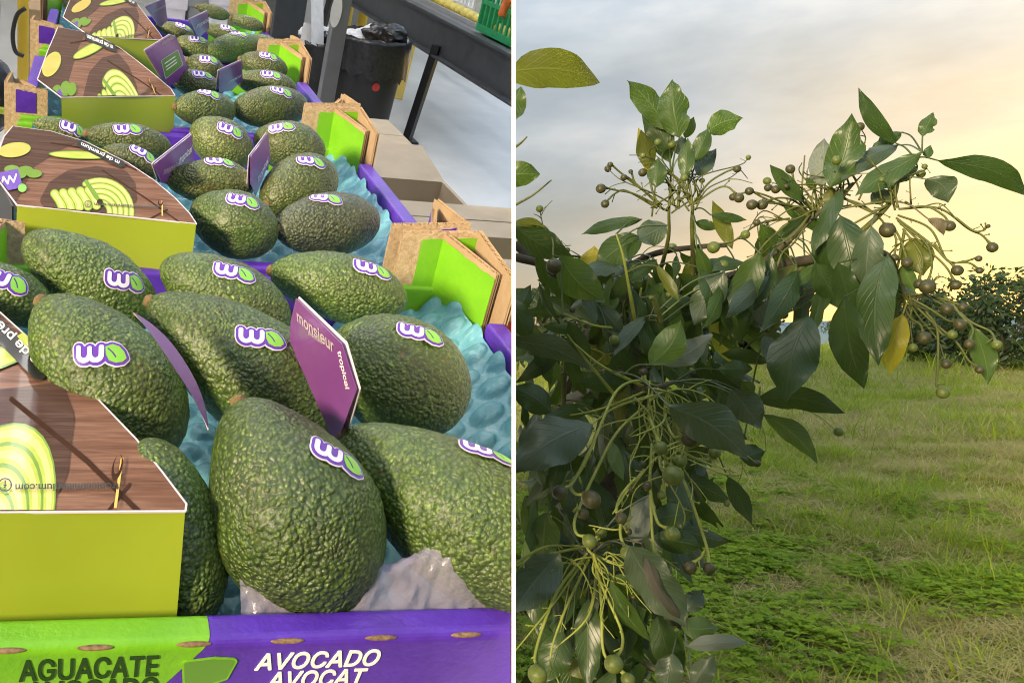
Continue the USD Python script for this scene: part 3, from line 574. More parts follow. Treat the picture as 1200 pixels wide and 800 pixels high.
for k, c in CARD.items():
    dst = np.array([uvpx(*c[s]) for s in ('fr', 'lab', 'sl')]); A = np.linalg.solve(src, dst)
    def mp(p, A=A):
        p = np.asarray(p, float); q = np.array([uvpx(x, y) for x, y in p[:, :2]]); return np.column_stack([q, np.ones(len(q))]) @ A
    uvp = Polygon([uvpx(x, y) for x, y in c['poly']]).buffer(0)
    fl, fr = uvpx(*c['poly'][0]), uvpx(*c['poly'][1])
    t = lthing('printed_card', c['label'], 'printed card', p=(fr[0], fr[1], WC))
    def lay(g, z, th=.00018):
        m = extr(g, th); m.vertices[:, 2] += WC + z; return m
    lobj('picture_panel', lay(uvp, -.0009, .0009), M['wood'], t)
    lobj('white_edge', lay(uvp.buffer(.0006).difference(uvp.buffer(-.0003)), -.0007, .0008), M['tag_edge'], t)
    z = .0002
    for g, mt in PRINT:
        if k == 1 and mt == 'label_black': continue
        g2 = shapely.transform(g, lambda a: mp(a)).buffer(0).intersection(uvp.buffer(-.0006))
        z += .00002
        if g2.is_empty: continue
        g2 = unary_union([h for h in getattr(g2, 'geoms', [g2]) if h.geom_type == 'Polygon' and h.area > 1e-8])
        if g2.is_empty: continue
        mm = flat(g2); mm.vertices[:, 2] += WC + z
        lobj('print', mm, M[mt], t)
    TX, fm_ = (TEXTS, mp) if k != 1 else (TEXT1, lambda p: np.array([uvpx(x, y) for x, y in np.asarray(p)[:, :2]]))
    if k == 1:
        for g, mt in LABEL1:
            z += .00003; mm = flat(shapely.transform(g, fm_).buffer(0).intersection(uvp.buffer(-.0006))); mm.vertices[:, 2] += WC + z; lobj('print', mm, M[mt], t)
    for tm, mt in TX:
        v = fm_(tm.vertices); m = trimesh.Trimesh(np.column_stack([v, np.full(len(v), WC + z + .0002)]), tm.faces, process=False)
        m.update_faces(shapely.contains_xy(uvp, m.triangles_center[:, 0], m.triangles_center[:, 1]))
        if not len(m.faces): continue
        m.invert() if m.face_normals[:, 2].mean() < 0 else None
        lobj('lettering', m, M[mt], t)
    # lime skirt: hangs from the front edge
    e = fr - fl; ln = np.linalg.norm(e); e = e / ln; nrm = np.array([e[1], -e[0]]); drop = .085 if k == 1 else .05
    n = 24; s = np.linspace(0, ln, n); ws = np.linspace(0, 1, 8); ss, wv = np.meshgrid(s, ws, indexing='ij')
    inset = (.004 * np.clip((wv - .72) / .28, 0, 1) ** 1.5 if c['chamfer'] else 0 * wv) + .0015 * wv
    ss = ss * (ln - inset) / ln
    bow = (.024 * wv if k == 1 else .004 * wv) + .0015 * np.sin(wv * 3.1) + .0008 * np.sin(ss * 60)
    Pf = np.stack([fl[0] + e[0] * ss + nrm[0] * bow, fl[1] + e[1] * ss + nrm[1] * bow - .0, WC - .0002 - drop * wv], -1)
    Pb = Pf - np.array([nrm[0], nrm[1], 0]) * .0011
    i = np.arange(n * 8).reshape(n, 8); q = np.stack([i[:-1, :-1], i[1:, :-1], i[1:, 1:], i[:-1, 1:]], -1).reshape(-1, 4); ff = np.vstack([q[:, :3], q[:, [0, 2, 3]]])
    mk = trimesh.Trimesh(np.vstack([Pf.reshape(-1, 3), Pb.reshape(-1, 3)]), np.vstack([ff[:, ::-1], ff + n * 8]), process=False)
    lobj('lime_skirt', mk, M['olive'], t, smooth=50)
    if k == 2:                                                     # dark inner end of the folded card
        a = uvpx(16, 240); b = uvpx(-2, 205)
        m = panel(a, b, -.03, WC - .001, WC - .001, .0012); lobj('end_flap', m, M['blacksteel'], t)

# ---------------------------------------------------------------- purple tags
def tag_card(label, poly, pl, texts=(), square=None, fold=None):
    """A folded tag; poly in pixels, its plane through the three (px, py, w) of pl."""
    a, b, c = [onw(*p) for p in pl]; nn = np.cross(b - a, c - a); nn /= np.linalg.norm(nn)
    if nn @ (CL - a) < 0: nn = -nn
    def P(x, y):
        d = R.T @ ray(x, y); return CL + d * ((a - CL) @ nn) / (d @ nn)
    e1 = (b - a) / np.linalg.norm(b - a); e2 = np.cross(nn, e1)
    def uv(p): p = np.asarray(p); q = np.array([P(x, y) for x, y in p[:, :2]]) - a; return np.column_stack([q @ e1, q @ e2])
    def up(m, off): return moved(m, lambda v: a + v[:, :1] * e1 + v[:, 1:2] * e2 + (v[:, 2:3] + off) * nn)
    t = lthing('price_tag', label, 'purple tag', p=a)
    g = Polygon(uv(poly)).buffer(0).buffer(.0012).buffer(-.0006)
    lobj('front_leaf', up(extr(g, .0005), -.0005), M['tag'], t)
    lobj('back_leaf', up(moved(extr(g.buffer(.0004), .0006), lambda v: v + np.column_stack([0 * v[:, 0], 0 * v[:, 0], -.0022 - .06 * np.abs(v[:, 1])])), 0), M['tag_edge'], t)
    for txt, p, q, h, mt in texts:
        p2, q2 = uv([p])[0], uv([q])[0]; d = q2 - p2; w_ = np.linalg.norm(d); d /= w_; u = np.array([-d[1], d[0]])
        m = text_px(txt, p2, d, u, w_, h); 
        if m.face_normals[:, 2].mean() < 0: m.invert()
        lobj('lettering', up(m, .0003), M[mt], t)
    if square:
        sq = Polygon(uv(square)).buffer(0); lobj('green_square', up(flat(sq), .0002), M['leaf_ink'], t); lobj('square_border', up(flat(sq.buffer(.0008).difference(sq)), .0003), M['tag_edge'], t)
        q = uv(square)
        for s in (.25, .45, .62):
            l0, l1 = q[0] * (1 - s) + q[3] * s, q[1] * (1 - s) + q[2] * s
            lobj('lettering', up(flat(LineString([l0 * .85 + l1 * .15, l0 * .25 + l1 * .75]).buffer(.0009)), .0003), M['white_ink'], t)
    return t
tag_card('purple folded tag reading monsieur between two avocados of the nearest tray', [(347, 351), (372, 376), (400, 404), (417, 456), (393, 521), (360, 445), (340, 402), (341, 378)],
         [(347, 351, .082), (417, 456, .070), (393, 521, .022)], [('monsieur', (349, 376), (392, 413), .0062, 'tag_grey'), ('tropical', (396, 411), (406, 456), .0045, 'white_ink'), ('premium', (362, 391), (378, 403), .002, 'tag_grey')])
tag_card('purple tag reading tropical leaning at the left in the second tray', [(181, 193), (225, 158), (227, 196), (200, 213), (190, 214)],
         [(181, 193, .050), (225, 158, .055), (227, 196, .016)], [('tropical', (209, 193), (224, 178), .0075, 'white_ink'), ('monsieur', (191, 205), (213, 194), .006, 'tag_grey')])
tag_card('narrow purple tag between the right avocados of the second tray', [(294, 184), (314, 157), (317, 186), (300, 229), (294, 215)],
         [(294, 184, .055), (314, 157, .055), (300, 229, .010)], [('tropical', (302, 214), (314, 190), .006, 'white_ink')])
tag_card('purple tag with a green square in the third tray', [(171, 60), (200, 42), (206, 44), (213, 60), (222, 88), (198, 101)],
         [(171, 60, .075), (204, 42, .085), (198, 101, .022)], [('monsieur', (190, 53), (204, 45), .006, 'tag_grey')], square=[(189, 71), (208, 59), (214, 76), (194, 92)])
tag_card('small purple tag in the middle of the third tray', [(257, 84), (283, 72), (284, 95), (272, 106), (257, 108)],
         [(257, 84, .055), (283, 72, .06), (257, 108, .018)], [('tropical', (266, 99), (282, 90), .007, 'white_ink')])
tag_card('purple tag at the top left behind the fourth card', [(171, 9), (193, 0), (196, 25), (188, 32)], [(171, 9, .085), (193, 0, .09), (188, 32, .03)], [('tropical', (178, 16), (193, 8), .01, 'tag_grey')])
tag_card('small purple tag in the fourth tray above the avocados', [(222, 24), (243, 14), (245, 33), (233, 45)], [(222, 24, .06), (243, 14, .065), (233, 45, .02)], [('tropical', (229, 34), (244, 25), .009, 'white_ink')])
# the tag seen almost edge-on
t = lthing('price_tag', 'purple tag seen edge on, left of the long avocado in the nearest tray', 'purple tag', p=onw(155, 367, .08))
near = smooth_path([onw(155, 367, .078), onw(178, 396, .076), onw(200, 428, .070), onw(224, 466, .055), onw(243, 504, .035)], 6)
for nm, side, mt in (('front_leaf', .25, 'tag'), ('back_leaf', .06, 'tag_edge')):
    vv = []
    for i, p in enumerate(near):
        d = (p - CL) / np.linalg.norm(p - CL); perp = np.cross(d, near[-1] - near[0]); perp /= np.linalg.norm(perp); perp = -perp if (R @ perp)[2] > 0 else perp
        k = math.sin(math.pi * i / (len(near) - 1)) ** .7 + .05
        f_ = p + (d * .9 - perp * side * .75) * .035 * k + np.array([0, 0, -.0])
        vv += [p - perp * .0008, f_]
    n = len(near); ff = []
    for i in range(n - 1): ff += [[2 * i, 2 * i + 1, 2 * i + 3], [2 * i, 2 * i + 3, 2 * i + 2]]
    lobj(nm, trimesh.Trimesh(np.array(vv), ff, process=False), M[mt], t, smooth=True)

# ---------------------------------------------------------------- the hall behind the trays
def carton(label, x0, x1, y0, y1, z0, z1, mark=None, open_=False):
    t = lthing('carton', label, 'carton', p=((x0 + x1) / 2, (y0 + y1) / 2, z0))
    w = .006
    for a in ((x0, x1, y0, y0 + w), (x0, x1, y1 - w, y1), (x0, x0 + w, y0 + w, y1 - w), (x1 - w, x1, y0 + w, y1 - w)): lobj('side', bx(*a, z0 + .0062, z1), M['carton'], t)
    lobj('base', bx(x0, x1, y0, y1, z0, z0 + .006), M['carton'], t)
    if not open_:
        ym = (y0 + y1) / 2
        lobj('flap', bx(x0, x1, y0, ym - .0015, z1 + .0002, z1 + .005), M['carton'], t); lobj('flap', bx(x0, x1, ym + .0015, y1, z1 + .0002, z1 + .0055), M['carton'], t)
    else:
        for sgn in (0, 1):
            q = [(x0, y0), (x1, y0)] if sgn == 0 else [(x1, y1), (x0, y1)]
            off = -.14 if sgn == 0 else .14
            v = np.array([[*q[0], z1], [*q[1], z1], [q[1][0], q[1][1] + off, z1 + (.02 if sgn else -.06)], [q[0][0], q[0][1] + off, z1 + (.02 if sgn else -.06)]])
            v = np.vstack([v, v + [0, 0, -.005]]); lobj('flap', trimesh.Trimesh(v, [[0, 1, 2], [0, 2, 3], [4, 6, 5], [4, 7, 6], [0, 4, 1], [1, 4, 5], [1, 5, 2], [2, 5, 6], [2, 6, 3], [3, 6, 7], [3, 7, 0], [0, 7, 4]], process=False), M['carton'], t)
    if mark:
        txt, pxa, pxb, h = mark
        el = Point(0, 0).buffer(1); el = affinity.scale(el, .062, .026)
        c0 = onv((pxa[0] + pxb[0]) / 2, pxa[1], y0 - .0004)
        m = extr(el, .0004); v = m.vertices; m.vertices = np.column_stack([c0[0] + v[:, 0], y0 - .0002 - v[:, 2], c0[2] + v[:, 1]]); lobj('red_emblem', m, M['red'], t)
        m = text_on(txt, lambda v: np.column_stack([c0[0] - .045 + v[:, 0], y0 - .0007 - v[:, 2], c0[2] - .012 + v[:, 1]]), width=.08, height=h); lobj('lettering', m, M['kraft_edge'], t)
    return t
WA = -.16
pA, pB = onw(592, 352, WA), onw(592, 308, WA)
carton('nearest tan carton with a red emblem, at the right edge beside the trays', .222, .62, pA[1], pB[1], WA - .42, WA, mark=('rico', (578, 398), (600, 398), .018))
pC, pD = onw(560, 273, WA), onw(560, 238, WA)
carton('closed tan carton with a shaded front behind the nearest one', .222, .85, pC[1], pD[1], WA - .3, WA - .01)
pE, pF = onw(480, 237, WA), onw(480, 200, WA)
carton('open tan carton with raised flaps beside the third tray', .225, .50, pE[1] + .02, pF[1] + .02, WA - .3, WA - .02, open_=True)
pG = onw(455, 172, -.5)
carton('brown carton on the floor below the black bin', pG[0] - .18, pG[0] + .12, pG[1], pG[1] + .4, FW + .005, -.52, open_=False)
sh = lthing('low_trolley', 'dark low trolley under the tan cartons beside the trays', 'trolley', p=(.5, 1, FW))
lobj('deck', bx(.215, .95, pA[1] - .1, pF[1] + .15, WA - .46, WA - .425), M['darksteel'], sh)
for u in (.24, .9):
    for v in (pA[1] - .05, pF[1] + .1): lobj('leg', bx(u - .02, u + .02, v - .02, v + .02, FW + .001, WA - .4605), M['darksteel'], sh)

def bin_(label, cx, cy, v, half_px, dot=None, seed=0, white=False):
    c = onv(cx, cy, v); z = L(c)[1]; r = half_px * z / F
    t = lthing('waste_bin', label, 'waste bin', p=(c[0], c[1], FW))
    h = c[2] - FW
    prof = np.array([[.0, 0], [r * .80, 0], [r * .82, .02], [r * .97, h - .03], [r * 1.03, h - .02], [r * 1.03, h], [r * .95, h], [r * .93, h - .08], [0, h - .09]])
    m = trimesh.creation.revolve(prof, sections=40); m.apply_translation([c[0], c[1], FW + .002]); lobj('body', m, M['binblack'], t, smooth=35)
    n, k = 64, 9; a = np.linspace(0, 2 * np.pi, n, endpoint=False); s = np.linspace(0, 1, k)
    A_, S_ = np.meshgrid(a, s, indexing='ij'); nz = meshkit.fbm(np.stack([np.cos(A_) * 3, np.sin(A_) * 3, S_ * 2 + seed], -1) * 2.2, 4, seed)
    rr = r * (1.04 + .07 * nz + .03 * S_); rr = np.where(S_ < .25, r * (.9 + .16 * S_ / .25), rr); zz = c[2] + .05 * np.sin(np.clip(S_ / .35, 0, 1) * np.pi / 2) * 1.0 - .28 * np.clip(S_ - .25, 0, 1) * (1 + .7 * (nz - .5)) + .03 * (nz - .5)
    i = np.arange(n * k).reshape(n, k); j = np.roll(i, -1, 0); q = np.stack([i[:, :-1], j[:, :-1], j[:, 1:], i[:, 1:]], -1).reshape(-1, 4)
    lobj('bag', trimesh.Trimesh(np.stack([c[0] + rr * np.cos(A_), c[1] + rr * np.sin(A_), zz], -1).reshape(-1, 3), np.vstack([q[:, :3], q[:, [0, 2, 3]]]), process=False), M['bag'], t, smooth=True)
    g = np.random.default_rng(seed)
    for q_ in range(9):
        s_ = trimesh.creation.icosphere(3, 1.0); sv = s_.vertices * (1 + .9 * (meshkit.fbm(s_.vertices * 1.6 + q_ * 9 + seed, 3, 2)[:, None] - .5)) * [r * .42, r * .36, r * (.30 if q_ not in (2, 6) else .16)]
        an, d = [(3.1, .6), (0., .6), (4.7, .6), (0, .05), (1.6, .6), (1.2, .2), (3.9, .55), (.8, .55), (5.5, .55)][q_]; d = d * r; s_.vertices = sv + [c[0] + d * math.cos(an), c[1] + d * math.sin(an), c[2] + .02 + g.uniform(-.03, .06) - .06 * (q_ in (2, 6))]
        tt = obj('waste_scrap', Lm(s_), M[['paper', 'paper', 'kraft', 'bag', 'paper', 'paper', 'kraft', 'paper', 'bag'][q_]], None, smooth=25)
        if tt: tag(tt, None, 'waste', None); scr.append((tt, q_, white))
    if dot:
        p = onv(*dot, v - r * .98); d_ = trimesh.creation.cylinder(.022, .004, sections=20); d_.apply_transform(trimesh.transformations.rotation_matrix(math.pi / 2, [1, 0, 0])); d_.apply_translation([p[0], v - r * .93, p[2]])
        lobj('red_dot', d_, M['red'], t)
scr = []
bin_('large black waste bin with a red dot and crumpled bag, left of the conveyor leg', 437, 50, 4.7, 42, dot=(441, 103), seed=3)
bin_('second black waste bin heaped with white paper, behind the grey post', 374, 56, 4.9, 26, seed=9, white=True)
WHERE = ['left rim', 'right rim', 'front rim', 'middle', 'back rim', 'top of the heap', 'left front', 'right back', 'right front']
KINDS = ['white paper', 'white paper', 'brown card', 'black plastic', 'white paper', 'white paper', 'brown card', 'white paper', 'black plastic']
for tt, q_, wh in scr:
    tag(tt, f"crumpled {KINDS[q_]} scrap, {WHERE[q_]} of the {'white paper bin' if wh else 'red dotted bin'}", None, 'scraps in the waste bins')
for p_, s_, rz in (((372, 26), (.11, .28, .004), .6), ((366, 44), (.14, .12, .01), .2)):
    c = onv(*p_, 4.85); b_ = trimesh.creation.box(extents=s_); b_.apply_transform(trimesh.transformations.euler_matrix(1.1, .3, rz)); b_.apply_translation(c)
    lobj('paper_sheet', b_, M['paper'], None, label='stiff white sheet standing in the second bin' if rz > .4 else 'white packet lying on the second bin', cat='paper')
# grey post with a white plate
pb = onv(386, 90, 3.4); pt_ = onv(409, -40, 3.4)
t = lthing('grey_post', 'dark grey steel post with a white plate beside the black bins', 'post', p=(pb[0], pb[1], FW))
dx = (pt_[0] - pb[0]) / (pt_[2] - pb[2])
xb = pb[0] + dx * (FW - pb[2]); xt = pb[0] + dx * (1.0 - pb[2])
pm = extr(sbox(-.027, -.027, .027, .027).buffer(.004), 1.0); v = pm.vertices; pm.vertices = np.column_stack([v[:, 0] + xb + (xt - xb) * v[:, 2], v[:, 1] + 3.4, FW + .002 + (1.0 - FW) * v[:, 2]]); lobj('shaft', pm, M['greysteel'], t)
pp = onv(394, 14, 3.36); pl = extr(affinity.scale(Point(0, 0).buffer(1), .022, .06), .004); v = pl.vertices; pl.vertices = np.column_stack([pp[0] + v[:, 0] + v[:, 1] * dx, 3.362 - v[:, 2], pp[2] + v[:, 1]]); lobj('plate', pl, M['paper'], t)

# conveyor at the right: side channel, roller rail, legs
foot = onw(476, 166, FW); Ptop = onv(506, 66, foot[1])
WB = Ptop[2]
def uon(px, py, w): return onw(px, py, w)
B0, B1 = onw(505, 62, WB), onw(602, 122, WB)
dv = (B0 - B1) / np.linalg.norm(B0 - B1); perp = np.array([dv[1], -dv[0], 0]); zz = np.array([0, 0, 1.0])
Bf = B0 + dv * 3.2; Bn = B1 - dv * .4
def beam(a, b, o0, o1, z0, z1):
    v = []
    for p in (a, b):
        for o, z in ((o0, z0), (o1, z0), (o1, z1), (o0, z1)): v.append(p + perp * o + zz * z)
    return trimesh.convex.convex_hull(np.array(v))
t = lthing('roller_conveyor', 'dark grey conveyor with yellow rollers on a black leg at the upper right', 'conveyor', p=tuple(foot))
lobj('side_channel', beam(Bn, Bf, .0, .012, 0, .20), M['darksteel'], t); lobj('channel_lip', beam(Bn, Bf, -.045, .012, .2005, .212), M['darksteel'], t); lobj('channel_lip', beam(Bn, Bf, -.045, -.0005, -.0, .010), M['darksteel'], t)
lobj('inner_rail', beam(Bn, Bf, .10, .115, .10, .225), M['greypl'], t); lobj('rail_face', beam(Bn, Bf, .0125, .0995, .195, .2035), M['greysteel'], t)
ln = np.linalg.norm(Bf - Bn)
for q in range(int(ln / .085)):
    p = Bn + dv * (.04 + q * .085) + perp * .155 + zz * .235
    c = trimesh.creation.icosphere(2, 1.0); c.vertices = c.vertices * [.034, .034, .030] + p; lobj('roller', c, M['roller'], t, smooth=True)
lobj('inner_rail', beam(Bn, Bf, .195, .21, .10, .225), M['greypl'], t); lobj('inner_rail', beam(Bn, Bf, .60, .615, .10, .21), M['greypl'], t)
lg = np.array([foot, Ptop + perp * .02 + zz * .06]); lobj('leg', tube(smooth_path(lg, 4), .032, 4), M['blacksteel'], t)
lobj('leg', tube(smooth_path(lg + dv * 2.2, 4), .032, 4), M['blacksteel'], t); lobj('foot_plate', bx(foot[0] - .06, foot[0] + .06, foot[1] - .05, foot[1] + .05, FW + .001, FW + .012), M['blacksteel'], t)
def crate(label, mt, s0, s1, h, o0, o1, seed):
    t = lthing('plastic_crate', label, 'crate', p=tuple(Bn + dv * s0 + perp * o0 + zz * .217))
    a, b = Bn + dv * s0, Bn + dv * s1; z0 = .217
    lobj('base', beam(a, b, o0, o1, z0, z0 + .012), M[mt], t)
    for (oa, ob) in ((o0, o0 + .012), (o1 - .012, o1)):
        for zr in ((.0125, .035), (h * .45, h * .45 + .02), (h - .03, h)): lobj('rail', beam(a, b, oa, ob, z0 + zr[0], z0 + zr[1]), M[mt], t)
        n = max(4, int((s1 - s0) / .055))
        for q in range(n + 1):
            p = a + (b - a) * (q / n) * .97 + dv * .002; lobj('slat', beam(p, p + dv * .016, oa + .001, ob - .001, z0 + .0127, z0 + h - .001), M[mt], t)
    for e in (a, b - dv * .012):
        lobj('end', beam(e, e + dv * .012, o0 + .0125, o1 - .0125, z0 + .0125, z0 + h * .45), M[mt], t)
        lobj('end_rail', beam(e, e + dv * .014, o0 + .0125, o1 - .0125, z0 + h - .05, z0 + h + .001), M[mt], t)
        for q in range(6): lobj('slat', beam(e + perp * ((o1 - o0) * (q + .5) / 6 - .01) + dv * .001, e + perp * ((o1 - o0) * (q + .5) / 6 - .01) + dv * .011, o0, o0 + .02, z0 + h * .45, z0 + h - .05), M[mt], t)
    return a, b, z0
def s_at(px, py, w):
    p = onw(px, py, w); return (p - Bn) @ dv
g0, g1 = s_at(602, 62, WB + .2), s_at(566, 40, WB + .2)
a, b, z0 = crate('green plastic crate on the conveyor at the right edge', 'crate_green', g0 - .15, g1, .30, .03, .5, 1)
oh = a + (b - a) * .25 + perp * .022 + zz * (z0 + .12)
pts = [oh + dv * s + zz * z for s, z in ((0, 0), (.02, .06), (.06, .085), (.13, .085), (.17, .06), (.19, 0))]
hd = obj('orange_handle', clip(Lm(tube(smooth_path(pts, 6), .022, 8))), M['orange'], None, smooth=True); tag(hd, 'orange plastic handle leaning on the green crate', 'handle')
w0, w1 = s_at(560, 22, WB + .2), s_at(516, -2, WB + .2)
crate('white slatted plastic crate on the conveyor behind the green one', 'crate_white', w0, w1 + .05, .28, .25, .58, 2)

# floor markings, posts and stores at the back
def floor_strip(a, b, w, mt, label):
    p, q = onw(*a, FW)[:2], onw(*b, FW)[:2]; d = (q - p) / np.linalg.norm(q - p); n_ = np.array([-d[1], d[0]]) * w / 2
    g = Polygon([p - n_, q - n_, q + n_, p + n_]); m = extr(g, .003); m.vertices[:, 2] += FW + .001; lobj('floor_line', m, M[mt], None, label=label, cat='floor marking')
floor_strip((485, 40), (464, 116), .09, 'yellow', 'yellow line on the concrete floor right of the black bin')
floor_strip((545, 78), (575, 97), .10, 'yellow', 'short yellow line on the floor under the conveyor')
def pole(label, px, y_top, v, w, mt):
    p = onv(px, y_top, v); t = lthing('yellow_pole', label, 'pole', p=(p[0], v, FW))
    c = trimesh.creation.cylinder(w, p[2] + .6 - FW, sections=16); c.apply_translation([p[0], v, (p[2] + .6 + FW) / 2]); lobj('shaft', c, M[mt], t, smooth=40)
    lobj('base_plate', bx(p[0] - .06, p[0] + .06, v - .06, v + .06, FW + .001, FW + .012), M[mt], t)
pole('yellow pole at the upper left in front of the grey wall', 27, 20, 3.2, .02, 'yellow')
pole('yellow pole at the far back left of the conveyor', 408, 5, 7.2, .05, 'yellow'); pole('second yellow pole at the far back, nearer the conveyor', 428, 5, 7.3, .04, 'yellow')
pole('short yellow pole at the top left behind the kraft carton', 36, -8, 4.2, .02, 'yellow')
def store(label, x0, x1, ytop, ybot, v, depth, mt):
    a, b = onv(x0, ybot, v), onv(x1, ytop, v); t = lthing('stored_box', label, 'box', p=((a[0] + b[0]) / 2, v, FW))
    m = rbox(a[0], b[0], v, v + depth, FW + .003, b[2], .008); lobj('body', m, M[mt], t)
    lobj('lid', rbox(a[0] - .006, b[0] + .006, v - .006, v + depth + .006, b[2] - .05, b[2] + .004, .006), M[mt], t); return t
store('kraft carton standing behind the yellow pole at the upper left', 32, 60, 14, 62, 3.6, .3, 'kraft')
store('white carton stack at the top centre left behind the trays', 193, 219, -2, 24, 3.6, .3, 'sticker_white')
store('grey carton at the top centre behind the fourth tray', 220, 243, -4, 18, 3.7, .3, 'greypl')
store('white drum shaped box at the top centre behind the purple tags', 245, 272, -6, 26, 3.65, .3, 'sticker_white')
store('dark machine cabinet at the top behind the rear trays', 318, 362, -10, 44, 5.6, .5, 'darksteel')
store('dark machine cabinet at the far top between the white drum and the rear post', 276, 300, -12, 10, 4.6, .4, 'darksteel')
store('pale grey cabinet against the back wall beyond the bins', 405, 470, -16, 30, 7.8, .5, 'greypl')
# black cable and black bag with a hi-vis stripe at the left
lobj('hanging_cable', tube(smooth_path([onv(30, 10, 3.15), onv(20, 18, 3.15), onv(15, 40, 3.15), onv(18, 60, 3.15), onv(28, 66, 3.15)], 8), .008, 7), M['blacksteel'], None, smooth=True, label='black cable looped beside the yellow pole', cat='cable')
p = onv(-8, 112, 1.9); t = lthing('black_bag', 'black bag with a yellow green stripe at the left edge', 'bag', p=(p[0], p[1], FW))
s_ = trimesh.creation.icosphere(4, 1.0); s_.vertices = s_.vertices * (1 + .25 * (meshkit.fbm(s_.vertices * 2, 4, 7)[:, None] - .5)) * [.055, .06, .085] + p; lobj('body', s_, M['bag'], t, smooth=True)
st_ = trimesh.creation.torus(.055, .009, 40, 10); st_.apply_transform(trimesh.transformations.rotation_matrix(.35, [0, 1, 0])); st_.apply_translation(p + np.array([0, 0, -.01])); lobj('stripe', st_, M['hivis'], t, smooth=True)
lobj('strap', tube(smooth_path([p + [0, 0, .07], p + [.0, 0, .3], p + [-.1, .1, .9]], 6), .012, 6), M['bag'], t, smooth=True)

# ================================================================== the divider between the hall and the orchard
dv_o = CAM + PD * .40; TH = .00085
pl = extr(sbox(0, 0, .62, 1.66), 2 * TH); v = pl.vertices
pl.vertices = np.array([0, 0, -.02]) + CAM * [1, 1, 0] + np.outer(.40 + v[:, 0], PD) + np.outer(v[:, 2] - TH, PN) + np.outer(v[:, 1], [0, 0, 1.0]) + [0, 0, 0]
pl.fix_normals(); obj('divider_panel', pl, M['divider'], None, label='thin white divider panel seen edge on between hall and orchard', cat='divider panel')

# ================================================================== THE ORCHARD (right of the divider)
def ground_z(x, y):
    x, y = np.asarray(x, float), np.asarray(y, float)
    base = .0175 * np.clip(y - 6, 0, 60) - .004 * np.clip(y - 90, 0, 400)
    P = np.stack([x, y, 0 * x], -1)
    return base + .16 * (meshkit.fbm(P * .35, 3, 11) - .5) + .13 * (meshkit.fbm(P * 1.9, 4, 12) - .5)
ys_ = np.concatenate([np.linspace(-12, 2, 15), np.geomspace(2.2, 420, 210)]); xs_ = np.concatenate([-np.geomspace(300, 1.2, 50), np.linspace(-1, 8, 100), np.geomspace(8.2, 400, 70)])
X_, Y_ = np.meshgrid(xs_, ys_, indexing='ij'); i = np.arange(X_.size).reshape(X_.shape); q = np.stack([i[:-1, :-1], i[1:, :-1], i[1:, 1:], i[:-1, 1:]], -1).reshape(-1, 4)
gmat = mat('meadow_soil', {'co': ('texture_coordinate', {}), 'n': ('noise_texture', {'scale': .9, 'detail': 6.0, 'roughness': .65}), 'n2': ('noise_texture', {'scale': 34., 'detail': 5.0, 'roughness': .7}),
    'r': ('rgb_ramp', {'ramp': [(.30, (.08, .11, .018)), (.45, (.17, .18, .035)), (.58, (.29, .24, .10)), (.70, (.17, .13, .065))]}), 'r2': ('rgb_ramp', {'ramp': [(.3, (.35, .35, .35)), (.7, (1.35, 1.35, 1.3))]}),
    'm': ('mix', {'mix_type': 'multiply', 'fac': 1.0}), 'b': ('bump', {'strength': 1.0, 'distance': .03}), 'p': ('principled_bsdf', {'roughness': 1.0, 'specular_ior_level': .0})},
    [('co.object', 'n.vector'), ('co.object', 'n2.vector'), ('n.fac', 'r.fac'), ('n2.fac', 'r2.fac'), ('r.color', 'm.color1'), ('r2.color', 'm.color2'), ('m.color', 'p.base_color'), ('n2.fac', 'b.height'), ('b.normal', 'p.normal')])
obj('ground', trimesh.Trimesh(np.stack([X_, Y_, ground_z(X_, Y_)], -1).reshape(-1, 3), np.vstack([q[:, :3], q[:, [0, 2, 3]]]), process=False), gmat, None, smooth=True, kind='structure')
# far ridge
a = np.linspace(-.3, 1.2, 160); rr = 380.0
h = 7 + 7 * meshkit.fbm(np.stack([a * 6, 0 * a, 0 * a], -1), 4, 3); v = []
for k_, (dr, hz) in enumerate(((0, 0), (10, .8), (24, 1.0), (60, 0))): v.append(np.stack([np.sin(a) * (rr + dr), np.cos(a) * (rr + dr), -2 + h * hz], -1))
v = np.stack(v, 1); i = np.arange(160 * 4).reshape(160, 4); q = np.stack([i[:-1, :-1], i[1:, :-1], i[1:, 1:], i[:-1, 1:]], -1).reshape(-1, 4)
obj('hills', trimesh.Trimesh(v.reshape(-1, 3), np.vstack([q[:, :3], q[:, [0, 2, 3]]]), process=False), plain('far_hills', (.10, .15, .17), .9, c2=(.13, .18, .20), scale=.05), None, smooth=True, kind='structure')

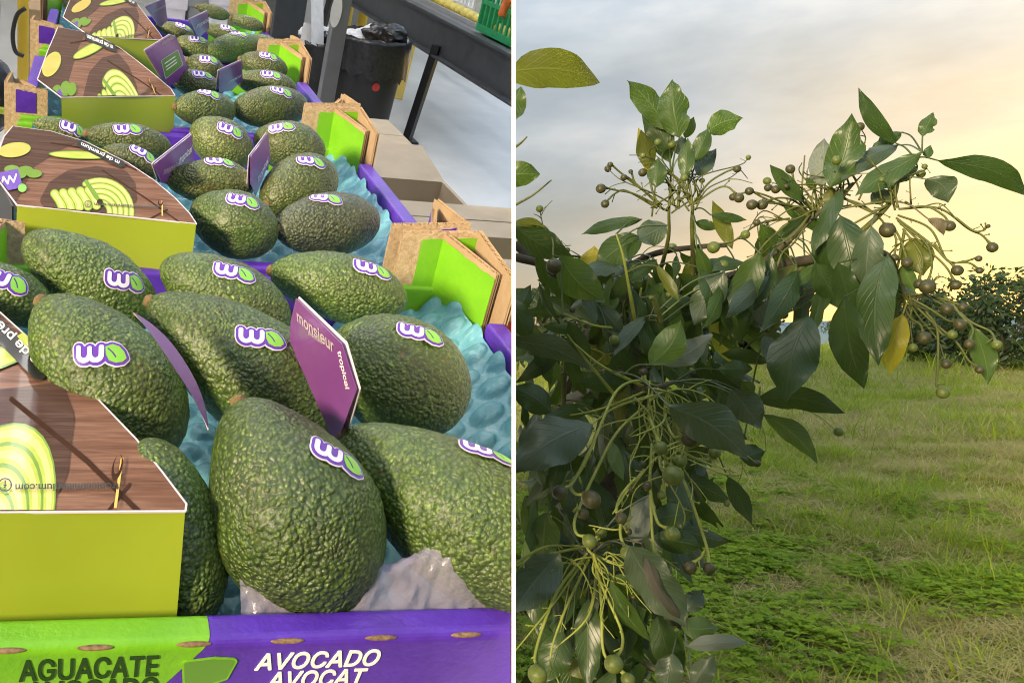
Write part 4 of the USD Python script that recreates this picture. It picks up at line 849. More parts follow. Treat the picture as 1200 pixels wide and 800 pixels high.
# ---------------------------------------------------------------- leaf materials
def leaf_mat(name, c1, c2, vein, trans, tf, rough=.36, spec=.5, nscale=9.):
    return mat(name, {'uv': ('texture_coordinate', {}), 's': ('separate_xyz', {}), 'u0': ('math', {'math_type': 'subtract', 'value2': .5}), 'ua': ('math', {'math_type': 'absolute'}),
        'mid': ('map_range', {'from_min': .012, 'from_max': .035, 'to_min': 1.0, 'to_max': 0.0, 'clamp': True}),
        'sv': ('math', {'math_type': 'multiply_add', 'value2': -.62}), 'sw': ('math', {'math_type': 'multiply', 'value2': 9.0}), 'fr': ('math', {'math_type': 'fraction'}), 'fr0': ('math', {'math_type': 'subtract', 'value2': .5}), 'fa': ('math', {'math_type': 'absolute'}),
        'side': ('map_range', {'from_min': .03, 'from_max': .10, 'to_min': .55, 'to_max': 0.0, 'clamp': True}), 'mx': ('math', {'math_type': 'maximum'}),
        'co': ('texture_coordinate', {}), 'n': ('noise_texture', {'scale': nscale, 'detail': 4.0}), 'r': ('rgb_ramp', {'ramp': [(.32, c1), (.68, c2)]}), 'ns': ('noise_texture', {'scale': 42., 'detail': 5.0, 'roughness': .7}), 'rs': ('rgb_ramp', {'ramp': [(.67, (0, 0, 0)), (.73, (.8, .8, .8))]}), 'ms': ('mix', {'mix_type': 'mix', 'color2': (.13, .085, .03)}),
        'm': ('mix', {'mix_type': 'mix', 'color2': vein}), 'mf': ('math', {'math_type': 'multiply', 'value2': .75}), 'hb': ('math', {'math_type': 'multiply', 'value2': -1.0}), 'b': ('bump', {'strength': .5, 'distance': .0018}),
        'p': ('principled_bsdf', {'roughness': rough, 'specular_ior_level': spec}), 't': ('translucent_bsdf', {'color': trans}), 'mc': ('mix_closure', {'fac': tf})},
        [('uv.UV', 's.vector'), ('s.x', 'u0.value1'), ('u0.value', 'ua.value1'), ('ua.value', 'mid.value'), ('ua.value', 'sv.value1'), ('s.y', 'sv.value3'), ('sv.value', 'sw.value1'), ('sw.value', 'fr.value1'), ('fr.value', 'fr0.value1'), ('fr0.value', 'fa.value1'), ('fa.value', 'side.value'),
         ('mid.result', 'mx.value1'), ('side.result', 'mx.value2'), ('co.object', 'n.vector'), ('n.fac', 'r.fac'), ('r.color', 'm.color1'), ('mx.value', 'mf.value1'), ('mf.value', 'm.fac'), ('m.color', 'ms.color1'), ('co.object', 'ns.vector'), ('ns.fac', 'rs.fac'), ('rs.color', 'ms.fac'), ('ms.color', 'p.base_color'),
         ('mx.value', 'hb.value1'), ('hb.value', 'b.height'), ('b.normal', 'p.normal'), ('p.BSDF', 'mc.closure1'), ('t.BSDF', 'mc.closure2')], 'mc.closure')
LM_ = {
 'd': leaf_mat('leaf_dark', (.018, .042, .010), (.036, .070, .016), (.050, .080, .026), (.11, .18, .015), .20, .36, .4),
 'm': leaf_mat('leaf_mid', (.030, .064, .013), (.047, .090, .018), (.11, .16, .05), (.20, .30, .025), .32, .38),
 'l': leaf_mat('leaf_light', (.060, .115, .024), (.085, .15, .032), (.16, .22, .07), (.22, .34, .04), .30, .42),
 'o': leaf_mat('leaf_olive', (.070, .085, .012), (.10, .115, .016), (.15, .17, .04), (.34, .36, .03), .42, .42),
 'y': leaf_mat('leaf_yellow', (.28, .25, .015), (.38, .33, .02), (.40, .36, .08), (.60, .52, .03), .45, .45),
 'g': leaf_mat('leaf_grey_painted_sheen', (.042, .070, .034), (.066, .095, .050), (.09, .12, .08), (.08, .12, .03), .15, .38, .45),  # greyer base colour: painted sheen on some leaves, real grey undersides on others
 'p': leaf_mat('leaf_pale_underside', (.13, .155, .125), (.17, .195, .16), (.20, .23, .17), (.20, .25, .10), .25, .6),
 'b': leaf_mat('leaf_brown', (.065, .055, .03), (.12, .10, .055), (.15, .13, .08), (.2, .14, .05), .2, .6),
}
rngL = np.random.default_rng(21)
def leaf_mesh(b, t, w, roll=0., bend=0., curve=.06, fold=.22, nv=12, nu=6, nib=0, seed=0, ref=CAM):
    b, t = np.asarray(b, float), np.asarray(t, float); A = t - b; l = np.linalg.norm(A); A /= l
    n = ref - (b + t) / 2; n -= A * (n @ A); n /= np.linalg.norm(n) + 1e-9; s = np.cross(A, n)
    c, si = math.cos(math.radians(roll)), math.sin(math.radians(roll)); n, s = n * c + s * si, s * c - n * si
    v = np.linspace(0, 1, nv + 1); hw = w / 2 * np.sin(np.pi * np.clip(v, 0, 1) ** .90) ** .80; hw[-1] = w * .012; hw[0] = w * .02; hw *= 1 - .35 * np.clip((v - .78) / .2, 0, 1)
    u = np.linspace(-1, 1, nu + 1); V, U = np.meshgrid(v, u, indexing='ij'); H = hw[:, None] * np.ones_like(U)
    g = rngL if not seed else np.random.default_rng(seed)
    ph = g.uniform(0, 6.28, 3)
    if nib: H = H * np.where(U > 0, 1 - nib * np.clip(np.sin(V * 17 + ph[0]), 0, 1) * (np.abs(U) > .3), 1)
    wav = w * .09 * np.sin(V * 11 + ph[1] + 1.5 * np.sign(U)) * U ** 2 + w * .05 * np.sin(V * 23 + ph[2]) * np.abs(U) ** 3
    off = fold * np.abs(U) * H - curve * l * 4 * V * (1 - V) + wav + curve * l * .8 * np.clip(V - .75, 0, 1) ** 2 * 8 * .0
    P = b + A * (l * V)[..., None] + s * (U * H + bend * l * np.sin(np.pi * V))[..., None] - n * off[..., None]
    i = np.arange(V.size).reshape(V.shape); q = np.stack([i[:-1, :-1], i[1:, :-1], i[1:, 1:], i[:-1, 1:]], -1).reshape(-1, 4)
    return trimesh.Trimesh(P.reshape(-1, 3), np.vstack([q[:, :3], q[:, [0, 2, 3]]]), process=False), np.stack([U * .5 + .5, V], -1).reshape(-1, 2)

tree_base = np.array([1.02, 2.55, float(ground_z(1.02, 2.55))])
avo = thing('avocado_tree', 'leafy avocado tree with small round fruits hanging on yellow stalks', 'tree', None, tr(tree_base))
M['bark'] = plain('avocado_bark', (.028, .026, .018), .9, spec=.2, c2=(.065, .058, .040), scale=30., bump=.8, bscale=120.)
M['twig'] = plain('dark_twig', (.035, .034, .018), .7, c2=(.075, .07, .035), scale=60., bump=.5)
M['stalk'] = plain('brightened_yellow_green_stalk', (.18, .215, .035), .5, spec=.3, c2=(.27, .295, .06), scale=40., bump=.1)  # colour brightened for the lower stalks, which stand in dimmer light
M['stalk2'] = plain('olive_stalk', (.060, .075, .016), .55, spec=.3, c2=(.115, .125, .03), scale=40., bump=.1)
M['fruit'] = plain('fruit_green', (.065, .095, .016), .42, spec=.35, c2=(.12, .145, .03), scale=110., bump=.25, bscale=700.)
M['fruit_b'] = plain('fruit_brownish', (.032, .036, .013), .42, spec=.35, c2=(.066, .060, .024), scale=110., bump=.25, bscale=700.)
SK = []                                                            # points of the woody skeleton that petioles grow from
def limb(pts, r0, r1, name='branch', mt='bark', sides=9):
    p = smooth_path([at(*q) for q in pts], 8); r = np.linspace(r0, r1, len(p))
    p = p + .006 * (np.stack([meshkit.noise(p * 9, s) for s in (1, 2, 3)], -1) - .5) * np.minimum(1, r0 / .01)
    m = clip(tube(p, r * (1 + .12 * (meshkit.noise(p * 60, 5) - .5)), sides), 1)
    if m is not None: obj(name, m, M[mt], avo, smooth=True)
    SK.extend(p[::2])
    return p
# trunk and limbs
trp = smooth_path([tree_base - [0, 0, .1], tree_base + [.02, 0, .35], at(640, 560, 2.5), at(650, 450, 2.35), at(640, 330, 2.25)], 10)
trp[:, 0] = np.maximum(trp[:, 0], .95)
m = clip(tube(trp, np.linspace(.085, .04, len(trp)) * (1 + .2 * (meshkit.noise(trp * 12, 2) - .5)), 14), 1); obj('trunk', m, M['bark'], avo, smooth=True); SK.extend(trp[12::3])
limb([(636, 520, 2.4), (680, 410, 2.15), (740, 372, 1.95), (800, 343, 1.82), (880, 318, 1.74), (960, 303, 1.68), (1012, 292, 1.64)], .022, .006)
limb([(604, 285, 1.9), (640, 312, 1.88), (690, 335, 1.85), (760, 300, 1.8), (820, 289, 1.75), (850, 287, 1.72)], .010, .004)
limb([(810, 343, 1.8), (812, 300, 1.74), (811, 262, 1.70), (811, 240, 1.68), (806, 205, 1.68)], .0055, .0018, 'branch', 'stalk2')
limb([(770, 330, 1.82), (783, 280, 1.74), (784, 248, 1.70), (786, 205, 1.69)], .0045, .0016, 'branch', 'stalk2')
limb([(880, 318, 1.74), (920, 285, 1.68), (945, 262, 1.66), (962, 248, 1.65), (985, 230, 1.64), (1000, 215, 1.64)], .007, .0025, 'branch', 'twig')
limb([(960, 303, 1.68), (1010, 270, 1.62), (1044, 235, 1.58), (1053, 205, 1.58), (1062, 190, 1.58), (1080, 178, 1.58)], .0055, .0022, 'branch', 'stalk2')
limb([(1012, 292, 1.64), (1040, 300, 1.60), (1062, 345, 1.56), (1085, 345, 1.55)], .006, .003, 'branch', 'twig')
limb([(660, 470, 2.1), (700, 455, 1.85), (740, 452, 1.7), (765, 455, 1.58), (790, 448, 1.56)], .012, .004, 'branch', 'twig')
limb([(650, 540, 2.3), (660, 600, 1.95), (680, 640, 1.65), (690, 652, 1.55)], .012, .004, 'branch', 'twig')
limb([(690, 460, 1.9), (760, 440, 1.8), (830, 440, 1.72), (860, 455, 1.7), (885, 468, 1.66)], .010, .003, 'branch', 'twig')
limb([(650, 610, 2.2), (720, 660, 1.8), (780, 720, 1.7), (800, 738, 1.66)], .010, .003, 'branch', 'twig')
limb([(645, 680, 2.2), (690, 720, 1.9), (760, 780, 1.75), (810, 800, 1.7)], .010, .003, 'branch', 'twig')
limb([(604, 172, 1.6), (611, 167, 1.59), (618, 160, 1.58)], .0025, .0012, 'twig', 'stalk2', 6); limb([(604, 240, 1.6), (625, 228, 1.58), (646, 211, 1.57)], .0024, .0012, 'twig', 'stalk2', 6)
limb([(604, 300, 1.75), (640, 310, 1.72), (652, 322, 1.7)], .009, .006, 'twig', 'bark', 7)
limb([(745, 378, 1.66), (738, 340, 1.62), (730, 300, 1.6), (722, 274, 1.6)], .0040, .0014, 'twig', 'stalk', 7); limb([(745, 384, 1.66), (700, 382, 1.6), (660, 367, 1.58)], .0032, .0012, 'twig', 'stalk', 7)
limb([(748, 376, 1.68), (752, 335, 1.7), (762, 300, 1.72)], .0034, .0012, 'twig', 'stalk', 7); limb([(775, 378, 1.62), (768, 352, 1.58), (762, 348, 1.57)], .004, .003, 'twig', 'stalk2', 7)
limb([(660, 500, 1.72), (661, 460, 1.7), (663, 426, 1.68)], .0052, .0036, 'twig', 'stalk2', 7)
limb([(720, 462, 1.6), (690, 425, 1.55), (665, 392, 1.52)], .0030, .0012, 'twig', 'stalk', 7); limb([(752, 452, 1.58), (705, 428, 1.54), (668, 398, 1.53)], .0030, .0012, 'twig', 'stalk', 7)
SK = np.array(SK)

# ---------------------------------------------------------------- fruit stalks and fruits
FR = [  # root (px, py, depth), mid points, fruit (px, py), radius px, depth, colour, stalk radius
 ((782, 247, 1.70), [(745, 228), (722, 223)], (704, 221), 6.5, 1.66, 'b'), ((770, 244, 1.70), [(735, 224), (722, 226)], (709, 239), 5.5, 1.66, 'b'), ((778, 246, 1.70), [(745, 215), (728, 203)], (715, 193), 3.8, 1.68, 'b'),
 ((776, 240, 1.70), [(752, 222), (740, 213)], (731, 208), 4.4, 1.68, 'b'), ((760, 228, 1.70), [(745, 215)], (739, 201), 3, 1.69, 'b'),
 ((811, 240, 1.68), [(830, 215), (848, 203)], (864, 198), 5, 1.66, 'b'), ((812, 240, 1.68), [(838, 222), (852, 219)], (866, 232), 6.5, 1.64, 'b'), ((950, 252, 1.66), [(925, 240), (900, 238)], (881, 240), 7, 1.62, 'b'),
 ((950, 250, 1.66), [(930, 235), (912, 232)], (893, 240), 7, 1.63, 'b'), ((945, 250, 1.66), [(915, 240), (895, 232)], (878, 224), 5.5, 1.64, 'b'), ((948, 250, 1.66), [(930, 228), (910, 220)], (900, 220), 5, 1.65, 'b'),
 ((946, 252, 1.66), [(905, 232), (880, 225)], (859, 231), 5, 1.66, 'b'), ((955, 250, 1.65), [(940, 230)], (909, 222), 5.5, 1.64, 'b'), ((958, 248, 1.65), [(945, 225), (932, 215)], (926, 198), 6, 1.65, 'b'), ((960, 247, 1.65), [(955, 225), (948, 215)], (951, 210), 3.5, 1.66, 'b'),
 ((925, 256, 1.66), [(890, 262), (860, 282)], (836, 290), 8, 1.60, 'g'), ((928, 258, 1.66), [(900, 282), (880, 305), (865, 310)], (847, 311), 7.5, 1.62, 'g'), ((946, 262, 1.65), [(930, 285), (915, 300), (903, 345)], (907, 378), 8.5, 1.58, 'g'),
 ((975, 330, 1.68), [(950, 338), (940, 348)], (932, 350), 5, 1.66, 'b'), ((970, 335, 1.68), [(945, 355)], (919, 369), 5, 1.66, 'b'), ((968, 335, 1.68), [(935, 352)], (913, 362), 5, 1.67, 'b'), ((962, 250, 1.65), [(970, 238)], (984, 230), 6, 1.62, 'b'),
 ((985, 232, 1.64), [(1010, 240), (1030, 255)], (1040, 270), 10, 1.57, 'b'),
 ((1053, 245, 1.57), [(1085, 242), (1105, 252)], (1113, 265), 7, 1.52, 'b'), ((1054, 245, 1.57), [(1100, 244), (1135, 268), (1150, 275)], (1163, 290), 6.8, 1.50, 'b'), ((1120, 255, 1.53), [(1140, 270), (1152, 270)], (1158, 265), 2.8, 1.50, 'b'),
 ((1052, 252, 1.57), [(1090, 268), (1110, 305), (1130, 306)], (1147, 303), 4.2, 1.50, 'b'), ((1095, 285, 1.54), [(1112, 306), (1135, 308)], (1148, 317), 4.6, 1.50, 'b'), ((1050, 255, 1.57), [(1090, 285), (1108, 303)], (1122, 317), 7.2, 1.50, 'b'),
 ((1052, 258, 1.57), [(1085, 290), (1108, 312)], (1120, 334), 6.8, 1.51, 'b'), ((1045, 262, 1.57), [(1055, 280), (1060, 295)], (1063, 308), 7, 1.52, 'b'), ((1042, 262, 1.57), [(1050, 280)], (1048, 302), 5, 1.54, 'b'),
 ((1055, 262, 1.57), [(1085, 285), (1092, 310)], (1087, 336), 10, 1.48, 'b'), ((1058, 268, 1.57), [(1080, 300)], (1077, 333), 6.5, 1.52, 'b'), ((1085, 345, 1.55), [(1095, 352)], (1110, 362), 8, 1.49, 'b'),
 ((1060, 345, 1.56), [(1090, 362), (1110, 375)], (1125, 380), 7.5, 1.48, 'b'), ((1062, 348, 1.56), [(1090, 375), (1105, 392)], (1116, 392), 6.2, 1.48, 'g'), ((1055, 345, 1.56), [(1065, 370), (1078, 380)], (1083, 396), 8.5, 1.47, 'b'),
 ((1106, 348, 1.53), [(1130, 372), (1140, 385)], (1136, 403), 6.6, 1.47, 'b'), ((1106, 346, 1.53), [(1135, 375), (1160, 388)], (1168, 404), 6.4, 1.46, 'g'), ((1090, 375, 1.53), [(1120, 400), (1135, 422)], (1148, 433), 5.4, 1.47, 'b'),
 ((1085, 365, 1.54), [(1098, 385), (1099, 430), (1097, 450)], (1105, 460), 8, 1.46, 'g'), ((1085, 345, 1.55), [(1110, 352)], (1128, 360), 5.4, 1.5, 'b'),
 ((604, 268, 1.66), [(635, 264), (647, 280), (648, 298)], (649, 312), 10.5, 1.55, 'b'), ((783, 322, 1.74), [(770, 322), (755, 316)], (744, 315), 5, 1.66, 'g'), ((760, 345, 1.74), [(745, 338)], (730, 336), 6.4, 1.66, 'g'), ((745, 372, 1.68), [(738, 390), (730, 396)], (720, 398), 7, 1.6, 'g'),
 ((765, 455, 1.58), [(757, 446)], (754, 436), 5.4, 1.6, 'b'), ((765, 457, 1.58), [(760, 480), (767, 505)], (774, 525), 8, 1.48, 'g'), ((783, 453, 1.57), [(779, 485), (788, 510), (797, 512)], (809, 514), 10, 1.46, 'b'), ((770, 500, 1.53), [(775, 530), (784, 537)], (797, 540), 8, 1.47, 'g'),
 ((772, 520, 1.52), [(774, 545), (778, 552)], (789, 557), 12, 1.44, 'g'), ((792, 525, 1.5), [(815, 537), (830, 538)], (838, 530), 7, 1.48, 'g'),
 ((769, 452, 1.58), [(745, 446), (722, 459), (703, 500), (684, 545), (669, 566), (674, 578)], (693, 585), 11, 1.42, 'b'), ((690, 530, 1.47), [(672, 564), (664, 570)], (656, 577), 9, 1.43, 'b'), ((755, 476, 1.57), [(722, 508), (697, 555), (680, 592), (673, 612), (676, 625)], (691, 634), 8.5, 1.44, 'g'),
 ((745, 560, 1.5), [(728, 580), (722, 598)], (728, 607), 7, 1.46, 'b'), ((728, 600, 1.48), [(727, 625), (731, 638)], (736, 648), 9, 1.45, 'g'), ((764, 520, 1.52), [(762, 570), (770, 610)], (788, 626), 9, 1.44, 'g'), ((762, 560, 1.5), [(764, 620)], (768, 656), 8, 1.46, 'g'),
 ((793, 545, 1.49), [(808, 580), (828, 640)], (831, 666), 7, 1.44, 'b'), ((828, 640, 1.46), [(822, 652)], (808, 665), 8, 1.46, 'b'), ((690, 640, 1.5), [(700, 628)], (705, 624), 6, 1.5, 'g'), ((672, 600, 1.5), [(676, 595)], (683, 602), 7, 1.5, 'b'),
 ((688, 648, 1.54), [(655, 690), (636, 735), (627, 768)], (630, 790), 11.5, 1.42, 'g'), ((694, 648, 1.54), [(705, 685), (727, 735), (729, 758)], (719, 778), 11, 1.41, 'g'), ((700, 655, 1.54), [(705, 710), (708, 765)], (736, 796), 8, 1.45, 'g'),
]
EXTRA = [[(687, 652, 1.54), (650, 705, 1.5), (604, 762, 1.46)], [(685, 640, 1.55), (640, 650, 1.5), (606, 662, 1.48)], [(690, 655, 1.53), (660, 720, 1.5), (645, 770, 1.47), (655, 800, 1.46)], [(782, 470, 1.56), (776, 495, 1.52), (746, 510, 1.48)],
         [(755, 550, 1.52), (735, 575, 1.49), (718, 602, 1.47)], [(792, 527, 1.5), (830, 543, 1.47), (862, 553, 1.45)], [(862, 556, 1.45), (842, 553, 1.46), (800, 535, 1.48)], [(700, 660, 1.54), (690, 720, 1.5), (650, 760, 1.5)],
         [(765, 455, 1.6), (700, 480, 1.62), (640, 490, 1.65)], [(765, 462, 1.6), (720, 478, 1.58), (690, 500, 1.56)], [(740, 605, 1.5), (725, 620, 1.48), (690, 615, 1.5)], [(810, 240, 1.68), (800, 215, 1.68), (775, 195, 1.68)],
         [(790, 240, 1.69), (783, 215, 1.69), (775, 205, 1.69)], [(795, 242, 1.69), (796, 218, 1.69), (802, 195, 1.69)], [(1045, 235, 1.58), (1010, 240, 1.6), (985, 245, 1.62)], [(1040, 240, 1.58), (990, 268, 1.6), (960, 285, 1.62)],
         [(950, 250, 1.65), (930, 275, 1.63), (905, 290, 1.62)], [(985, 230, 1.64), (1020, 248, 1.6), (1035, 250, 1.58)], [(950, 245, 1.65), (940, 230, 1.66), (943, 182, 1.66)], [(962, 240, 1.65), (963, 218, 1.66), (970, 180, 1.66)],
         [(985, 235, 1.64), (995, 222, 1.64), (1010, 205, 1.64)], [(1060, 270, 1.57), (1050, 320, 1.55), (1040, 335, 1.55)], [(1075, 345, 1.55), (1055, 352, 1.55), (1045, 398, 1.55)], [(760, 200, 1.69), (765, 225, 1.69), (775, 245, 1.69)], [(604, 660, 1.5), (640, 640, 1.52), (680, 640, 1.54)]]
gS = np.random.default_rng(77)
def stub_tubes(p, n, r):
    out = []
    for _ in range(n):
        k = gS.integers(1, len(p) - 1); d = gS.normal(size=3); t = p[k + 1] - p[k - 1]; t /= np.linalg.norm(t); d -= t * (d @ t); d /= np.linalg.norm(d); d = d * .8 + t * .5
        l = gS.uniform(.006, .018); q = p[k] + d * l; out.append(tube(np.array([p[k], p[k] + d * l * .6, q]), [r * .5, r * .4, r * .45], 5))
        if gS.random() < .5: s = trimesh.creation.icosphere(1, r * .8); s.apply_translation(q); out.append(s)
    return out
for idx, (root, mids, fr, rp, d, col) in enumerate(FR):
    n = len(mids) + 1; ds = np.linspace(root[2], d, n + 1)
    C = at(fr[0], fr[1], d); rad = rp * d / F * (.97 if root[1] > 380 else .86)
    pl = [at(*root)] + [at(x, y, ds[j + 1]) for j, (x, y) in enumerate(mids)]
    e = pl[-1] - C; e /= np.linalg.norm(e); e[2] += .35; e /= np.linalg.norm(e); pl.append(C + e * rad * .94)
    p = smooth_path(pl, 8); thick = .0028 if root[1] > 380 and root[0] < 900 else .0021
    rr = np.linspace(thick * .9, thick * .85, len(p)); rr[-4:] *= np.linspace(1.1, 1.7, 4) if rp > 6 else 1.1
    ms = [tube(p, rr, 7)] + stub_tubes(p, 2, thick)
    m = clip(cat_(ms), 1)
    st_ = obj('fruit_stalk', m, M['stalk' if root[1] > 380 else 'stalk2'], avo, smooth=True)
    s = trimesh.creation.icosphere(3, 1.0); v = s.vertices * (1 + .10 * np.clip(s.vertices @ e, 0, 1)[:, None] ** 2) * (1 + .03 * (meshkit.noise(s.vertices * 2 + idx, 1) - .5))[:, None]
    fm = clip(trimesh.Trimesh(C + v * rad, s.faces, process=False), 1)
    fo = obj('fruit', fm, M['fruit' if col == 'g' else 'fruit_b'], avo, smooth=True)
    if rp > 4.5:
        cp = tube(np.array([C + e * rad * .90, C + e * rad * 1.10, C + e * rad * 1.28]), [rad * .36, rad * .30, rad * .16], 9); cp = clip(cp, 1)
        if cp is not None: obj('cap', cp, M['stalk2'], fo, smooth=True)
for e in EXTRA:
    p = smooth_path([at(*q) for q in e], 8); m = clip(cat_([tube(p, np.linspace(.0026, .0012, len(p)), 6)] + stub_tubes(p, 4, .002)), 1)
    if m is not None: obj('bare_stalk', m, M['stalk' if e[0][1] > 380 else 'stalk2'], avo, smooth=True)

# fans of fine flower stalks, some with a tiny fruit
FANS = [(811, 243, 1.68, 95, 60, 16), (784, 250, 1.70, 90, 55, 12), (950, 250, 1.655, 110, 75, 16), (1000, 225, 1.63, 80, 60, 8), (1053, 240, 1.575, 60, 100, 14), (985, 232, 1.64, 200, 70, 8), (765, 457, 1.545, -95, 105, 26), (690, 650, 1.505, -92, 95, 22), (800, 520, 1.49, -80, 90, 14),
        (1062, 346, 1.555, -50, 80, 12), (742, 376, 1.67, 110, 80, 12), (660, 430, 1.70, 80, 90, 8), (880, 318, 1.73, 60, 90, 10), (700, 330, 1.84, 70, 80, 10), (800, 738, 1.66, 20, 90, 6), (880, 466, 1.67, -40, 80, 8), (640, 312, 1.86, 60, 70, 6)]
for x, y, d, mean, spread, n in FANS:
    for j in range(int(n * .55)):
        a = math.radians(mean + gS.uniform(-spread, spread)); l_ = gS.uniform(34, 112); k = gS.uniform(-.5, .5); dr = gS.uniform(.05, .4)
        q = [(x + gS.normal(0, 9), y + gS.normal(0, 7), d + gS.uniform(-.02, .02)), (x + l_ * .35 * math.cos(a + k), y - l_ * .35 * math.sin(a + k), d - .01), (x + l_ * .75 * math.cos(a - .3 * k), y - l_ * .75 * math.sin(a - .3 * k) + l_ * dr * .3, d - .01), (x + l_ * math.cos(a), y - l_ * math.sin(a) + l_ * dr, d + gS.uniform(-.08, .05))]
        if min(q_[0] for q_ in q) < 612: continue
        p = smooth_path([at(*z_) for z_ in q], 6); ms = [tube(p, np.linspace(.0018, .0008, len(p)), 5)] + stub_tubes(p, 3, .0013)
        for z_ in range(gS.integers(0, 3)):                         # side forks
            i_ = gS.integers(6, len(p) - 4); t_ = p[i_ + 1] - p[i_ - 1]; t_ /= np.linalg.norm(t_); o_ = gS.normal(size=3) * [1, .5, 1]; o_ -= t_ * (o_ @ t_); o_ /= np.linalg.norm(o_)
            l2 = gS.uniform(.018, .05); ms.append(tube(smooth_path([p[i_], p[i_] + (t_ * .6 + o_ * .5) * l2 * .6, p[i_] + (t_ * .8 + o_ * .7) * l2 - [0, 0, l2 * .15]], 4), np.linspace(.0011, .0007, 9), 5))
        m = clip(cat_(ms), 1)
        obj('bare_stalk', m, M['stalk' if y > 380 else 'stalk2'], avo, smooth=True)
        if gS.random() < .5:
            sp = trimesh.creation.icosphere(2, 1.0); e = p[-1] - p[-3]; e /= np.linalg.norm(e); r_ = gS.uniform(2.6, 5.2) * d / F
            sp.vertices = p[-1] + e * r_ * .8 + sp.vertices * r_ * (1 + .16 * np.clip(sp.vertices @ -e, 0, 1)[:, None] ** 2); mm = clip(sp, 1)
            if mm is not None: obj('fruit', mm, M['fruit' if gS.random() < .5 else 'fruit_b'], avo, smooth=True)

